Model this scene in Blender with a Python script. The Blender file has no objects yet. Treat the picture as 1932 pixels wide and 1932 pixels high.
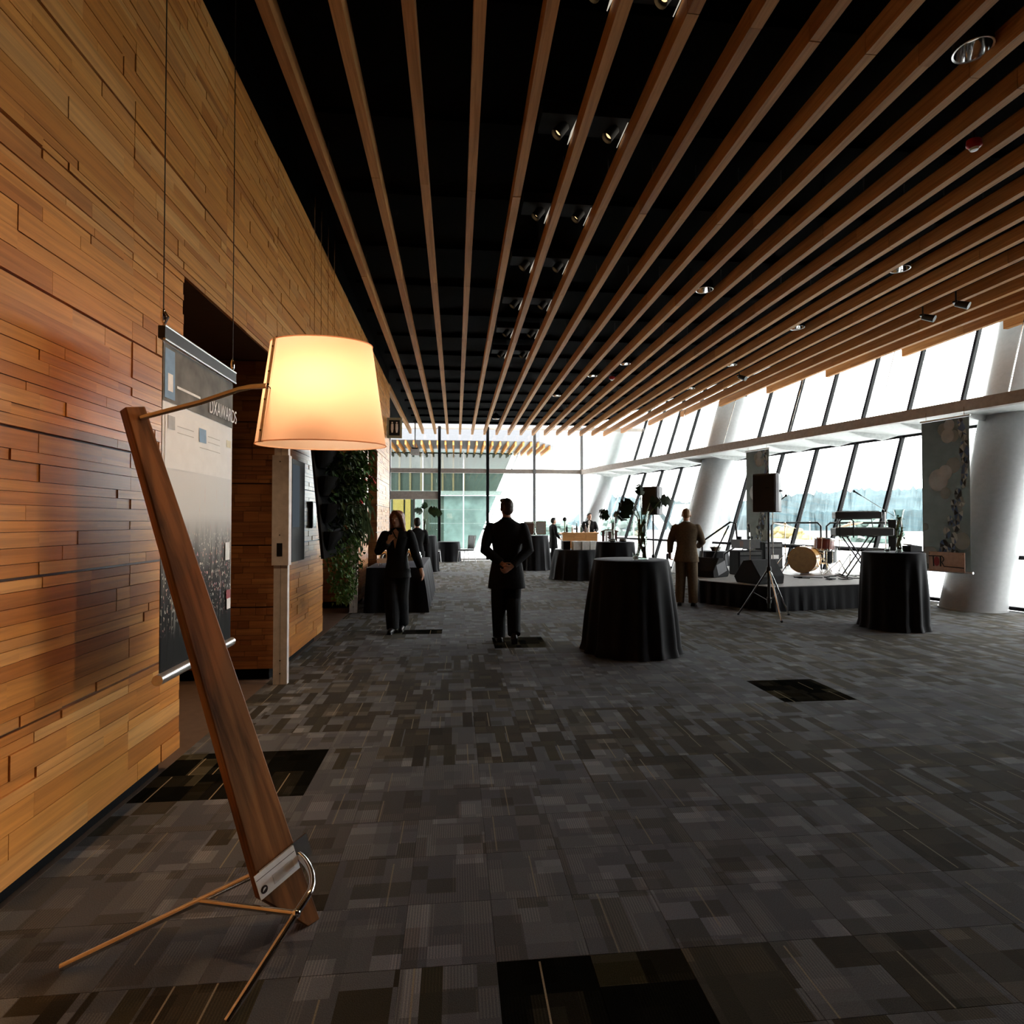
import bpy, bmesh, math, random
from mathutils import Vector, Matrix, Euler, Quaternion
PI = math.pi
SC = bpy.context.scene
COL = SC.collection
R = random.Random(7)

# ------------------------------------------------------------------ camera, sky, exposure
cam_d = bpy.data.cameras.new('camera')
cam = bpy.data.objects.new('camera', cam_d); COL.objects.link(cam)
cam_d.sensor_fit = 'HORIZONTAL'; cam_d.sensor_width = 36.0
cam_d.lens = 36.0 * 1085.0 / 1932.0
cam_d.clip_start = 0.05; cam_d.clip_end = 2000
cam.location = (0, 0, 1.5)
YAW = math.atan(106 / 1085.0); PITCH = math.atan(19 / 1085.0)
cam.rotation_euler = (PI / 2 + PITCH, 0, -YAW)
SC.camera = cam
SC.view_settings.view_transform = 'Standard'
SC.view_settings.look = 'None'
SC.view_settings.exposure = 0.0
SC.view_settings.gamma = 1.0
SC.view_settings.use_curve_mapping = False
world = bpy.data.worlds.new('overcast_sky'); SC.world = world
world.use_nodes = True
bg = world.node_tree.nodes['Background']
bg.inputs[0].default_value = (0.99, 0.985, 0.975, 1)
bg.inputs[1].default_value = 14.0

# ------------------------------------------------------------------ materials
class NT:
    def __init__(s, name):
        s.m = bpy.data.materials.new(name); s.m.use_nodes = True
        s.t = s.m.node_tree; s.t.nodes.clear()
        s.out = s.t.nodes.new('ShaderNodeOutputMaterial')
    def n(s, typ, **kw):
        nd = s.t.nodes.new('ShaderNode' + typ)
        for k, v in kw.items(): setattr(nd, k, v)
        return nd
    def put(s, sock, v):
        if hasattr(v, 'is_linked') or isinstance(v, bpy.types.NodeSocket): s.t.links.new(v, sock)
        elif isinstance(v, (tuple, list)) and len(v) == 3 and sock.type == 'RGBA': sock.default_value = (*v, 1)
        else: sock.default_value = v
    def math(s, op, a, b=None, c=None):
        nd = s.n('Math', operation=op)
        for i, v in enumerate((a, b, c)):
            if v is not None: s.put(nd.inputs[i], v)
        return nd.outputs[0]
    def vec(s, op, a, b=None, scale=None):
        nd = s.n('VectorMath', operation=op)
        s.put(nd.inputs[0], a)
        if b is not None: s.put(nd.inputs[1], b)
        if scale is not None: s.put(nd.inputs['Scale'], scale)
        return nd.outputs['Value'] if op in ('DOT_PRODUCT', 'LENGTH') else nd.outputs[0]
    def comb(s, x, y, z=0.0):
        nd = s.n('CombineXYZ')
        for i, v in enumerate((x, y, z)): s.put(nd.inputs[i], v)
        return nd.outputs[0]
    def sep(s, v):
        nd = s.n('SeparateXYZ'); s.put(nd.inputs[0], v); return nd.outputs
    def wn(s, v):
        nd = s.n('TexWhiteNoise', noise_dimensions='3D'); s.put(nd.inputs[0], v); return nd.outputs['Value']
    def noise(s, v, scale=1.0, detail=3.0, rough=.55, dist=0.0):
        nd = s.n('TexNoise'); s.put(nd.inputs['Vector'], v)
        nd.inputs['Scale'].default_value = scale; nd.inputs['Detail'].default_value = detail
        nd.inputs['Roughness'].default_value = rough; nd.inputs['Distortion'].default_value = dist
        return nd.outputs[0]
    def ramp(s, f, stops, interp='LINEAR'):
        nd = s.n('ValToRGB'); cr = nd.color_ramp; cr.interpolation = interp
        while len(cr.elements) < len(stops): cr.elements.new(0.5)
        for e, (p, c) in zip(cr.elements, stops):
            e.position = p; e.color = (*c, 1)
        s.put(nd.inputs[0], f); return nd.outputs[0]
    def mix(s, f, a, b, typ='MIX'):
        nd = s.n('Mix', data_type='RGBA', blend_type=typ)
        s.put(nd.inputs[0], f); s.put(nd.inputs[6], a); s.put(nd.inputs[7], b); return nd.outputs[2]
    def bsdf(s, color, rough=.5, metal=0.0, spec=.5, **kw):
        b = s.n('BsdfPrincipled'); s.put(b.inputs['Base Color'], color)
        s.put(b.inputs['Roughness'], rough); s.put(b.inputs['Metallic'], metal)
        b.inputs['Specular IOR Level'].default_value = spec
        for k, v in kw.items(): s.put(b.inputs[k.replace('_', ' ')], v)
        s.t.links.new(b.outputs[0], s.out.inputs[0]); return b
    def bump(s, b, h, strength=.3, dist=.01):
        nd = s.n('Bump'); s.put(nd.inputs['Height'], h)
        nd.inputs['Strength'].default_value = strength; nd.inputs['Distance'].default_value = dist
        s.t.links.new(nd.outputs[0], b.inputs['Normal'])
    def pos(s): return s.n('NewGeometry').outputs['Position']
    def obj(s): return s.n('TexCoord').outputs['Object']
    def gen(s): return s.n('TexCoord').outputs['Generated']

M = {}
def plain(name, col, rough=.5, metal=0.0, spec=.5, var=.12, scale=14, bump=0.0):
    t = NT(name); p = t.obj()
    f = t.noise(p, scale, 3)
    c2 = tuple(max(0, v * (1 - var)) for v in col); c3 = tuple(min(1, v * (1 + var)) for v in col)
    b = t.bsdf(t.ramp(f, [(.3, c2), (.7, c3)]), rough, metal, spec)
    if bump: t.bump(b, f, bump, .01)
    M[name] = t.m; return t.m
def wood(name, d, stops, dark=.55, rough=.42, obj=False, rnd=True, along=1.3, across=34, spec=.4):
    t = NT(name); p = t.obj() if obj else t.pos()
    d = Vector(d).normalized()
    tt = t.vec('DOT_PRODUCT', p, tuple(d))
    ps = t.vec('ADD', t.vec('SCALE', p, scale=across), t.vec('SCALE', tuple(d), scale=t.math('MULTIPLY', tt, along - across)))
    if rnd:
        r = t.math('FRACT', t.math('ADD', t.n('ObjectInfo').outputs['Random'], t.n('Attribute', attribute_name='tint').outputs['Fac']))
        ps = t.vec('ADD', ps, t.comb(t.math('MULTIPLY', r, 71.0), t.math('MULTIPLY', r, 43.0), t.math('MULTIPLY', r, 59.0)))
    else: r = t.noise(p, 1.2, 2)
    g = t.noise(ps, 1.0, 4, .6, .6)
    g2 = t.noise(ps, .35, 2, .5, 1.2)
    base = t.ramp(r, stops, 'LINEAR')
    shade = t.ramp(g, [(.3, (dark, dark * .93, dark * .86)), (.62, (1.08, 1.06, 1.04))])
    c = t.mix(1.0, base, shade, 'MULTIPLY')
    c = t.mix(t.math('MULTIPLY', g2, .5), c, t.mix(1.0, c, (1.18, 1.08, .95), 'MULTIPLY'))
    b = t.bsdf(c, rough, 0, spec); t.bump(b, g, .12, .004)
    M[name] = t.m; return t.m

CED = [(0, (.44, .165, .035)), (.2, (.60, .26, .060)), (.45, (.64, .30, .080)), (.65, (.50, .195, .042)), (.85, (.70, .37, .125)), (1, (.38, .135, .028))]
wood('cedar_plank', (0, 1, 0), CED, .7, .34)
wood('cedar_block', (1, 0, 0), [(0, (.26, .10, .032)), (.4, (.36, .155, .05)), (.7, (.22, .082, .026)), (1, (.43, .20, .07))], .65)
wood('slat_wood', (0, 1, 0), [(0, (.42, .20, .062)), (.5, (.50, .25, .085)), (1, (.36, .16, .048))], .7, .6, spec=.15)
wood('walnut', (-.3, -.035, .95), [(.3, (.13, .050, .018)), (.5, (.22, .090, .032)), (.7, (.30, .135, .052))], .25, .42, rnd=False, along=1.6, across=24, spec=.25)
wood('bar_wood', (1, 0, 0), [(0, (.55, .27, .10)), (1, (.60, .32, .13))], .75)
plain('black_ceiling', (.0025, .0025, .0025), .9, spec=.05)
plain('black_metal', (.012, .012, .012), .45, 0, .5)
plain('black_matte', (.010, .010, .011), .75, 0, .25)
plain('toe_kick', (.004, .004, .005), .8, spec=.1)
plain('beam_paint', (.42, .37, .33), .5)
plain('white_paint', (.78, .79, .78), .45)
plain('soffit_white', (.62, .63, .62), .6)
plain('column_paint', (.44, .45, .46), .33, 0, .5, .05)
plain('mullion_dark', (.006, .006, .007), .7, 0, .15)
plain('mullion_grey', (.30, .31, .32), .35, .4)
plain('post_white', (.80, .76, .74), .45, 0)
plain('steel', (.70, .68, .66), .16, 1.0, .5, .04)
plain('chrome', (.8, .8, .8), .08, 1.0, .5, .02)
plain('aluminium', (.75, .75, .75), .3, .9)
plain('bronze_cymbal', (.45, .27, .10), .3, .9)
plain('backroom_floor', (.13, .085, .06), .6)
plain('deck_concrete', (.42, .43, .43), .8)
plain('stage_top', (.30, .29, .28), .7)
plain('speaker_grille', (.02, .02, .022), .6, .1)
plain('speaker_side', (.13, .13, .145), .5)
plain('drum_wood', (.62, .32, .10), .25)
plain('drum_head', (.52, .36, .16), .5)
plain('drum_red', (.16, .03, .02), .25)
plain('skin', (.52, .28, .19), .5, 0, .4, .06)
plain('hair_dark', (.012, .008, .006), .5, 0, .4, .4, 60, .5)
plain('hair_brown', (.05, .025, .015), .5, 0, .4, .4, 60, .5)
plain('hair_auburn', (.17, .05, .02), .45, 0, .5, .4, 60, .5)
plain('hair_fair', (.33, .19, .09), .5, 0, .4, .3, 60, .3)
plain('suit_black', (.008, .008, .009), .8, 0, .2, .3, 30, .25)
plain('suit_tan', (.15, .105, .065), .85, 0, .2, .15, 30, .3)
plain('shirt_white', (.75, .74, .72), .8)
plain('shoe_black', (.008, .008, .008), .3)
plain('phone_black', (.01, .01, .012), .2)
plain('lips', (.35, .10, .09), .4)
plain('sign_board', (.52, .33, .24), .6)
plain('sign_black', (.02, .012, .012), .5)
plain('sign_red', (.25, .012, .015), .5)
plain('olive_frame', (.30, .33, .24), .5)
plain('card_white', (.78, .79, .80), .45)
plain('card_grey', (.60, .61, .63), .5)
plain('banner_band', (.15, .145, .13), .7, 0, .3, .5, 5)
plain('print_blue', (.17, .29, .45), .6)
plain('print_white', (.80, .80, .78), .6)
plain('print_grey', (.42, .42, .41), .6)
plain('print_pale', (.84, .86, .86), .7, 0, .2, .03)
plain('print_yellow', (.68, .62, .42), .6)
plain('monstera', (.02, .045, .015), .35, 0, .5, .3)
plain('leaf_dark', (.020, .055, .012), .45, 0, .4, .4, 9)
plain('leaf_mid', (.06, .15, .025), .45, 0, .4, .4, 9)
plain('leaf_pale', (.22, .30, .18), .45, 0, .4, .3, 9)
plain('flower_red', (.45, .02, .02), .5)
plain('stem_green', (.16, .20, .06), .5)
plain('felt_black', (.012, .012, .012), .95, 0, .1)
plain('alarm_red', (.40, .015, .02), .35)
plain('box_white', (.72, .72, .66), .6)
plain('leather_brown', (.09, .04, .02), .4)
plain('forest', (.046, .070, .078), .95, 0, .1, .22, .05)
plain('shore_tree_gold', (.24, .20, .10), .95, 0, .1, .35, .6)
plain('shore_tree_teal', (.10, .14, .125), .95, 0, .1, .3, .6)
plain('water', (.17, .20, .205), .35)
plain('boat_white', (.8, .8, .8), .4)
plain('facade_green', (.055, .072, .060), .35)
plain('facade_reflection', (.20, .25, .25), .4, 0, .5, .3, 1.5)  # pale tone that paints in the reflection on the wing's glazing
plain('facade_slab', (.30, .31, .31), .6)
plain('fin_wood', (.26, .17, .085), .5)
plain('panel_yellow', (.36, .22, .04), .5)
plain('fascia_grey', (.085, .085, .095), .5)
plain('brown_kick', (.09, .05, .03), .6)
plain('cloth_white', (.7, .7, .69), .9)
plain('ceramic_white', (.8, .8, .78), .3)
plain('gear_grey', (.05, .047, .045), .5)
plain('frame_gold', (.45, .40, .33), .4, .3)
plain('picture_dark', (.08, .03, .015), .5)
plain('cushion_stripe', (.06, .02, .015), .8)

def m_cloth():
    t = NT('table_cloth'); p = t.obj()
    f = t.noise(p, 220, 2)
    b = t.bsdf(t.ramp(f, [(.3, (.004, .004, .005)), (.7, (.008, .008, .011))]), .75, 0, .22)
    b.inputs['Sheen Weight'].default_value = .05; b.inputs['Sheen Roughness'].default_value = .4
    b.inputs['Sheen Tint'].default_value = (.6, .6, .8, 1)
    M['table_cloth'] = t.m
m_cloth()
def m_glass(name, tint, fac, rough=0.0):
    t = NT(name)
    tr = t.n('BsdfTransparent'); tr.inputs[0].default_value = (*tint, 1)
    gl = t.n('BsdfGlossy'); gl.inputs['Roughness'].default_value = rough; gl.inputs[0].default_value = (1, 1, 1, 1)
    lw = t.n('LayerWeight'); lw.inputs[0].default_value = .25
    mx = t.n('MixShader')
    t.put(mx.inputs[0], t.math('MULTIPLY_ADD', lw.outputs['Fresnel'], fac, .02))
    t.t.links.new(tr.outputs[0], mx.inputs[1]); t.t.links.new(gl.outputs[0], mx.inputs[2])
    t.t.links.new(mx.outputs[0], t.out.inputs[0]); M[name] = t.m
m_glass('window_glass', (.95, .97, .965), .35)
m_glass('facade_glass', (.70, .80, .76), .6)
m_glass('vase_glass', (.86, .90, .88), .7)
def m_emit(name, col, st):
    t = NT(name); e = t.n('Emission'); e.inputs[0].default_value = (*col, 1); e.inputs[1].default_value = st
    t.t.links.new(e.outputs[0], t.out.inputs[0]); M[name] = t.m
m_emit('lamp_led', (1, .93, .82), 1.6)
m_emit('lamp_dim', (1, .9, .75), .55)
m_emit('bulb_warm', (1, .62, .28), 2.0)
m_emit('screen_glow', (.5, .6, .7), .12)
def m_shade():
    t = NT('lamp_shade_fabric')
    c = (.86, .72, .60, 1)
    d = t.n('BsdfDiffuse'); d.inputs[0].default_value = c
    tr = t.n('BsdfTranslucent'); tr.inputs[0].default_value = (.98, .68, .52, 1)
    mx = t.n('MixShader'); mx.inputs[0].default_value = .55
    t.t.links.new(d.outputs[0], mx.inputs[1]); t.t.links.new(tr.outputs[0], mx.inputs[2])
    t.t.links.new(mx.outputs[0], t.out.inputs[0]); M['lamp_shade_fabric'] = t.m
m_shade()
def trans(name, col, tr=.62):
    col = tuple(min(.85, v * 1.3) for v in col)
    t = NT(name); f = t.noise(t.obj(), 5, 3)
    c = t.ramp(f, [(.3, tuple(v * .85 for v in col)), (.7, tuple(min(1, v * 1.12) for v in col))])
    d = t.n('BsdfDiffuse'); t.put(d.inputs[0], c); q = t.n('BsdfTranslucent'); t.put(q.inputs[0], c)
    mx = t.n('MixShader'); mx.inputs[0].default_value = tr
    t.t.links.new(d.outputs[0], mx.inputs[1]); t.t.links.new(q.outputs[0], mx.inputs[2]); t.t.links.new(mx.outputs[0], t.out.inputs[0]); M[name] = t.m
trans('banner_grey', (.15, .155, .145)); trans('bokeh', (.70, .70, .66)); trans('bokeh_dim', (.42, .42, .39))
trans('crystal_blue', (.17, .22, .35)); trans('crystal_dark', (.08, .075, .07)); trans('crystal_light', (.70, .66, .62)); trans('crystal_mid', (.38, .37, .36))
def m_banner():
    # hazy skyline print fading to dark at the foot, with thin streaks of light
    t = NT('banner_print'); g = t.gen(); s = t.sep(g)
    u, v = s[1], s[2]
    base = t.ramp(v, [(0, (.008, .009, .010)), (.17, (.012, .012, .012)), (.28, (.06, .06, .06)), (.38, (.30, .31, .31)), (.48, (.66, .68, .68)), (.72, (.82, .85, .86)), (1, (.86, .88, .89))])
    st = t.noise(t.comb(t.math('MULTIPLY', u, 30.0), t.math('MULTIPLY', v, 2.2), 3.0), 1.0, 4, .7)
    band = t.math('MULTIPLY', t.ramp(v, [(.08, (0, 0, 0)), (.24, (1, 1, 1)), (.5, (.5, .5, .5)), (.62, (0, 0, 0))]), t.ramp(st, [(.55, (0, 0, 0)), (.68, (1, 1, 1))]))
    hue = t.ramp(t.noise(t.comb(t.math('MULTIPLY', u, 9.0), t.math('MULTIPLY', v, 14.0), 1.0), 1.0, 2), [(.35, (.75, .75, .72)), (.5, (.75, .72, .60)), (.58, (.70, .25, .25)), (.66, (.55, .60, .70))])
    sky = t.mix(t.math('MULTIPLY', band, .8), base, hue)
    sk = t.math('MULTIPLY', t.math('GREATER_THAN', t.noise(t.comb(t.math('MULTIPLY', u, 75.0), t.math('MULTIPLY', v, 60.0), 4.0), 1.0, 1), .64), t.ramp(v, [(.10, (0, 0, 0)), (.2, (1, 1, 1)), (.36, (1, 1, 1)), (.46, (0, 0, 0))]))
    dk = t.noise(t.comb(t.math('MULTIPLY', u, 16.0), t.math('MULTIPLY', v, 5.0), 9.0), 1.0, 3)
    m2 = t.math('MULTIPLY', t.ramp(v, [(.1, (0, 0, 0)), (.3, (1, 1, 1)), (.46, (0, 0, 0))]), t.ramp(dk, [(.45, (0, 0, 0)), (.6, (1, 1, 1))]))
    c = t.mix(t.math('MULTIPLY', m2, .7), sky, (.05, .05, .05)); c = t.mix(sk, c, hue)
    t.bsdf(c, .8, 0, .15); M['banner_print'] = t.m
m_banner()

TILE = 0.324; TX0, TY0 = .789, 1.983
def m_carpet(name, stops, bright, streak, strip=0.0):
    t = NT(name); s = t.sep(t.pos())
    U = t.math('DIVIDE', t.math('SUBTRACT', s[0], TX0), TILE); V = t.math('DIVIDE', t.math('SUBTRACT', s[1], TY0), TILE)
    iu, iv = t.math('FLOOR', U), t.math('FLOOR', V); fu, fv = t.math('FRACT', U), t.math('FRACT', V)
    idv = t.comb(iu, iv, 0.0)
    r1, r2, r3 = t.wn(idv), t.wn(t.comb(iu, iv, 5.0)), t.wn(t.comb(iu, iv, 9.0))
    # large patches inside a tile
    a = t.wn(t.comb(t.math('MULTIPLY_ADD', iu, 7.0, t.math('FLOOR', t.math('MULTIPLY_ADD', fu, 1.9, r1))), t.math('MULTIPLY_ADD', iv, 7.0, t.math('FLOOR', t.math('MULTIPLY_ADD', fv, 1.2, r2))), 1.0))
    b = t.wn(t.comb(t.math('MULTIPLY_ADD', iu, 17.0, t.math('FLOOR', t.math('MULTIPLY_ADD', fu, 2.7, r2))), t.math('MULTIPLY_ADD', iv, 13.0, t.math('FLOOR', t.math('MULTIPLY_ADD', fv, 3.4, r3))), 2.0))
    c1 = t.ramp(a, stops, 'CONSTANT')
    c2 = t.ramp(b, [(0, (1, 1, 1)), (.66, (1.65, 1.66, 1.70)), (.75, (.70, .66, .58)), (.86, (1.18, 1.19, 1.2))], 'CONSTANT')
    c = t.mix(1.0, c1, c2, 'MULTIPLY')
    if strip:   # olive strips the whole length of a tile
        r4 = t.wn(t.comb(iu, t.math('FLOOR', t.math('MULTIPLY', iv, .5)), 21.0)); r5 = t.wn(t.comb(iu, iv, 33.0))
        son = t.math('MULTIPLY', t.math('LESS_THAN', t.math('ABSOLUTE', t.math('SUBTRACT', fu, t.math('MULTIPLY_ADD', r4, .7, .15))), .11), t.math('LESS_THAN', r5, strip))
        c = t.mix(son, c, t.ramp(r4, [(0, (.040, .031, .016)), (.5, (.055, .045, .022)), (1, (.034, .024, .013))]))
    # ribs running along the hall in some patches
    ribs = t.math('GREATER_THAN', t.math('SINE', t.math('MULTIPLY', fu, 2 * PI * 30)), .1)
    on = t.math('GREATER_THAN', t.wn(t.comb(t.math('MULTIPLY_ADD', iu, 11.0, t.math('FLOOR', t.math('MULTIPLY_ADD', fu, 3.1, r3))), t.math('MULTIPLY_ADD', iv, 11.0, t.math('FLOOR', t.math('MULTIPLY_ADD', fv, 2.9, r1))), 4.0)), .60)
    c = t.mix(t.math('MULTIPLY', t.math('MULTIPLY', ribs, on), .5), c, t.mix(1.0, c, (1.9, 1.8, 1.65), 'MULTIPLY'))
    # thin bright yarn lines
    l1 = t.math('MULTIPLY', t.math('LESS_THAN', t.math('ABSOLUTE', t.math('SUBTRACT', fu, t.math('MULTIPLY_ADD', r1, .8, .1))), .010), t.math('GREATER_THAN', r3, .40))
    l1 = t.math('MULTIPLY', l1, t.math('LESS_THAN', t.math('ABSOLUTE', t.math('SUBTRACT', fv, r2)), .62))
    c = t.mix(t.math('MULTIPLY', l1, streak), c, (.40, .33, .22))
    fine = t.noise(t.pos(), 260, 2)
    c = t.mix(1.0, c, t.ramp(fine, [(.3, (.75, .75, .75)), (.7, (1.25, 1.25, 1.25))]), 'MULTIPLY')
    c = t.mix(1.0, c, (bright, bright, bright), 'MULTIPLY')
    bs = t.bsdf(c, .95, 0, 0.0 if 'dark' in name else .12); bs.inputs['Sheen Weight'].default_value = 0.0 if 'dark' in name else .035; bs.inputs['Sheen Roughness'].default_value = .35
    t.bump(bs, t.math('ADD', fine, t.math('MULTIPLY', t.math('MULTIPLY', ribs, on), .8)), .35, .004)
    M[name] = t.m
m_carpet('carpet_grey', [(0, (.115, .115, .125)), (.3, (.140, .142, .150)), (.55, (.098, .092, .090)), (.8, (.125, .128, .134))], .74, .5)
m_carpet('carpet_mixed', [(0, (.125, .126, .130)), (.26, (.056, .044, .025)), (.46, (.150, .150, .152)), (.66, (.044, .033, .018)), (.84, (.100, .088, .068))], .74, .8, .62)
m_carpet('carpet_dark', [(0, (.006, .006, .005)), (.45, (.018, .016, .012)), (.75, (.05, .045, .03)), (.9, (.010, .009, .008))], 1.0, .8)

# ------------------------------------------------------------------ mesh helpers
class MB:
    def __init__(s): s.v = []; s.f = []; s.mi = []; s.tint = []; s.cm = 0; s.ct = 0.0
    def add(s, vs, fs):
        o = len(s.v); s.v.extend([tuple(p) for p in vs])
        for f in fs: s.f.append(tuple(i + o for i in f)); s.mi.append(s.cm); s.tint.append(s.ct)
        return s
    def box(s, c, d, rot=None, ax=None):
        hx, hy, hz = d[0] / 2, d[1] / 2, d[2] / 2
        p = [Vector((x, y, z)) for x in (-hx, hx) for y in (-hy, hy) for z in (-hz, hz)]
        if rot is not None:
            m = rot if isinstance(rot, Matrix) else Euler(rot).to_matrix(); p = [m @ q for q in p]
        if ax: p = [ax[0] * q.x + ax[1] * q.y + ax[2] * q.z for q in p]
        c = Vector(c)
        return s.add([c + q for q in p], [(0, 1, 3, 2), (4, 6, 7, 5), (0, 4, 5, 1), (2, 3, 7, 6), (0, 2, 6, 4), (1, 5, 7, 3)])
    def b2(s, lo, hi): return s.box([(a + b) / 2 for a, b in zip(lo, hi)], [b - a for a, b in zip(lo, hi)])
    def tube(s, pts, rad, n=10, caps=True, round=False, sq=None):
        pts = [Vector(p) for p in pts]
        if not isinstance(rad, (list, tuple)): rad = [rad] * len(pts)
        rad = list(rad)
        if round:
            d0 = (pts[0] - pts[1]).normalized(); d1 = (pts[-1] - pts[-2]).normalized()
            r0, r1 = rad[0], rad[-1]
            pre = [(pts[0] + d0 * r0 * math.sin(a), r0 * math.cos(a)) for a in (1.35, .9, .45)]
            post = [(pts[-1] + d1 * r1 * math.sin(a), r1 * math.cos(a)) for a in (.45, .9, 1.35)]
            pts = [p for p, _ in pre] + pts + [p for p, _ in post]; rad = [r for _, r in pre] + rad + [r for _, r in post]
        rings = []; prev = None
        for i, p in enumerate(pts):
            a = pts[max(i - 1, 0)]; b = pts[min(i + 1, len(pts) - 1)]
            t = (b - a)
            t = t.normalized() if t.length > 1e-9 else Vector((0, 0, 1))
            if prev is None:
                up = Vector((0, 0, 1)) if abs(t.z) < .9 else Vector((0, 1, 0))
                x = t.cross(up).normalized()
            else:
                x = (prev - t * prev.dot(t)); x = x.normalized() if x.length > 1e-6 else t.orthogonal().normalized()
            prev = x; y = t.cross(x)
            rings.append([p + (x * math.cos(2 * PI * k / n) + y * math.sin(2 * PI * k / n)) * rad[i] for k in range(n)])
        vs = [q for r in rings for q in r]; fs = []
        for i in range(len(rings) - 1):
            for k in range(n):
                k2 = (k + 1) % n; fs.append((i * n + k, i * n + k2, (i + 1) * n + k2, (i + 1) * n + k))
        if caps:
            fs.append(tuple(range(n - 1, -1, -1))); L = (len(rings) - 1) * n; fs.append(tuple(L + k for k in range(n)))
        return s.add(vs, fs)
    def cyl(s, a, b, r, r2=None, n=16): return s.tube([a, b], [r, r if r2 is None else r2], n)
    def lathe(s, prof, n=24, c=(0, 0, 0), sx=1, sy=1, close=False):
        vs = []; fs = []; m = len(prof)
        for r, z in prof:
            for k in range(n):
                a = 2 * PI * k / n; vs.append((c[0] + r * sx * math.cos(a), c[1] + r * sy * math.sin(a), c[2] + z))
        for i in range(m - 1):
            for k in range(n):
                k2 = (k + 1) % n; fs.append((i * n + k, i * n + k2, (i + 1) * n + k2, (i + 1) * n + k))
        if close:
            fs.append(tuple(range(n - 1, -1, -1))); fs.append(tuple((m - 1) * n + k for k in range(n)))
        return s.add(vs, fs)
    def ell(s, c, r, rot=None, n=14, m=9):
        prof = [(math.cos(-PI / 2 + PI * i / m), math.sin(-PI / 2 + PI * i / m)) for i in range(m + 1)]
        prof[0] = (.02, -1); prof[-1] = (.02, 1)
        vs = []; fs = []; mt = (rot if isinstance(rot, Matrix) else Euler(rot).to_matrix()) if rot is not None else None
        for q, z in prof:
            for k in range(n):
                a = 2 * PI * k / n; p = Vector((q * math.cos(a) * r[0], q * math.sin(a) * r[1], z * r[2]))
                if mt: p = mt @ p
                vs.append(Vector(c) + p)
        for i in range(m):
            for k in range(n):
                k2 = (k + 1) % n; fs.append((i * n + k, i * n + k2, (i + 1) * n + k2, (i + 1) * n + k))
        fs.append(tuple(range(n - 1, -1, -1))); fs.append(tuple(m * n + k for k in range(n)))
        return s.add(vs, fs)
    def prism(s, poly, z0, z1):
        n = len(poly); vs = [(x, y, z0) for x, y in poly] + [(x, y, z1) for x, y in poly]
        fs = [tuple(range(n - 1, -1, -1)), tuple(range(n, 2 * n))] + [(i, (i + 1) % n, n + (i + 1) % n, n + i) for i in range(n)]
        return s.add(vs, fs)
    def loft(s, secs, n=20):
        # sections: (center, rx, ry) horizontal ellipses, closed ends
        vs = []; fs = []
        for c, rx, ry in secs:
            for k in range(n):
                a = 2 * PI * k / n; ca, sa = math.cos(a), math.sin(a)
                e = .8
                vs.append((c[0] + rx * math.copysign(abs(ca) ** e, ca), c[1] + ry * math.copysign(abs(sa) ** e, sa), c[2]))
        for i in range(len(secs) - 1):
            for k in range(n):
                k2 = (k + 1) % n; fs.append((i * n + k, i * n + k2, (i + 1) * n + k2, (i + 1) * n + k))
        fs.append(tuple(range(n - 1, -1, -1))); L = (len(secs) - 1) * n; fs.append(tuple(L + k for k in range(n)))
        return s.add(vs, fs)
    def mesh(s, name, mats, smooth=False):
        me = bpy.data.meshes.new(name); me.from_pydata(s.v, [], s.f)
        mats = mats if isinstance(mats, (list, tuple)) else [mats]
        for m in mats: me.materials.append(M[m])
        me.polygons.foreach_set('material_index', s.mi)
        if any(s.tint):
            at = me.attributes.new('tint', 'FLOAT', 'FACE'); at.data.foreach_set('value', s.tint)
        if smooth:
            me.polygons.foreach_set('use_smooth', [True] * len(me.polygons))
            try: me.set_sharp_from_angle(angle=math.radians(42))
            except Exception: pass
        me.update(); return me
    def build(s, name, mats, parent=None, smooth=False, loc=None):
        o = bpy.data.objects.new(name, s.mesh(name, mats, smooth)); COL.objects.link(o)
        if parent: o.parent = parent
        if loc: o.location = loc
        return o

def tag(o, label=None, cat=None, group=None, kind=None):
    if label: o['label'] = label
    if cat: o['category'] = cat
    if group: o['group'] = group
    if kind: o['kind'] = kind
    return o
def thing(name, label, cat, loc=(0, 0, 0), rz=0, group=None):
    o = bpy.data.objects.new(name, None); COL.objects.link(o); o.empty_display_size = .1
    o.location = loc; o.rotation_euler = (0, 0, rz)
    return tag(o, label, cat, group)
def link_obj(name, me, parent=None, loc=None, rot=None, scale=None):
    o = bpy.data.objects.new(name, me); COL.objects.link(o)
    if parent: o.parent = parent
    if loc is not None: o.location = loc
    if rot is not None: o.rotation_euler = rot
    if scale is not None: o.scale = scale
    return o
def copy_tree(o, parent=None):
    c = o.copy(); COL.objects.link(c)
    if parent: c.parent = parent
    for ch in list(o.children): copy_tree(ch, c)
    return c
def remesh(mb, voxel, mats, smooth_it=4):
    me = bpy.data.meshes.new('tmp'); me.from_pydata(mb.v, [], mb.f)
    o = bpy.data.objects.new('tmp', me); COL.objects.link(o)
    rm = o.modifiers.new('r', 'REMESH'); rm.mode = 'VOXEL'; rm.voxel_size = voxel; rm.use_smooth_shade = True
    sm = o.modifiers.new('s', 'SMOOTH'); sm.iterations = smooth_it; sm.factor = .5
    dg = bpy.context.evaluated_depsgraph_get(); dg.update()
    out = bpy.data.meshes.new_from_object(o.evaluated_get(dg))
    bpy.data.objects.remove(o); bpy.data.meshes.remove(me)
    out.materials.clear()
    for m in (mats if isinstance(mats, (list, tuple)) else [mats]): out.materials.append(M[m])
    return out
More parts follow.
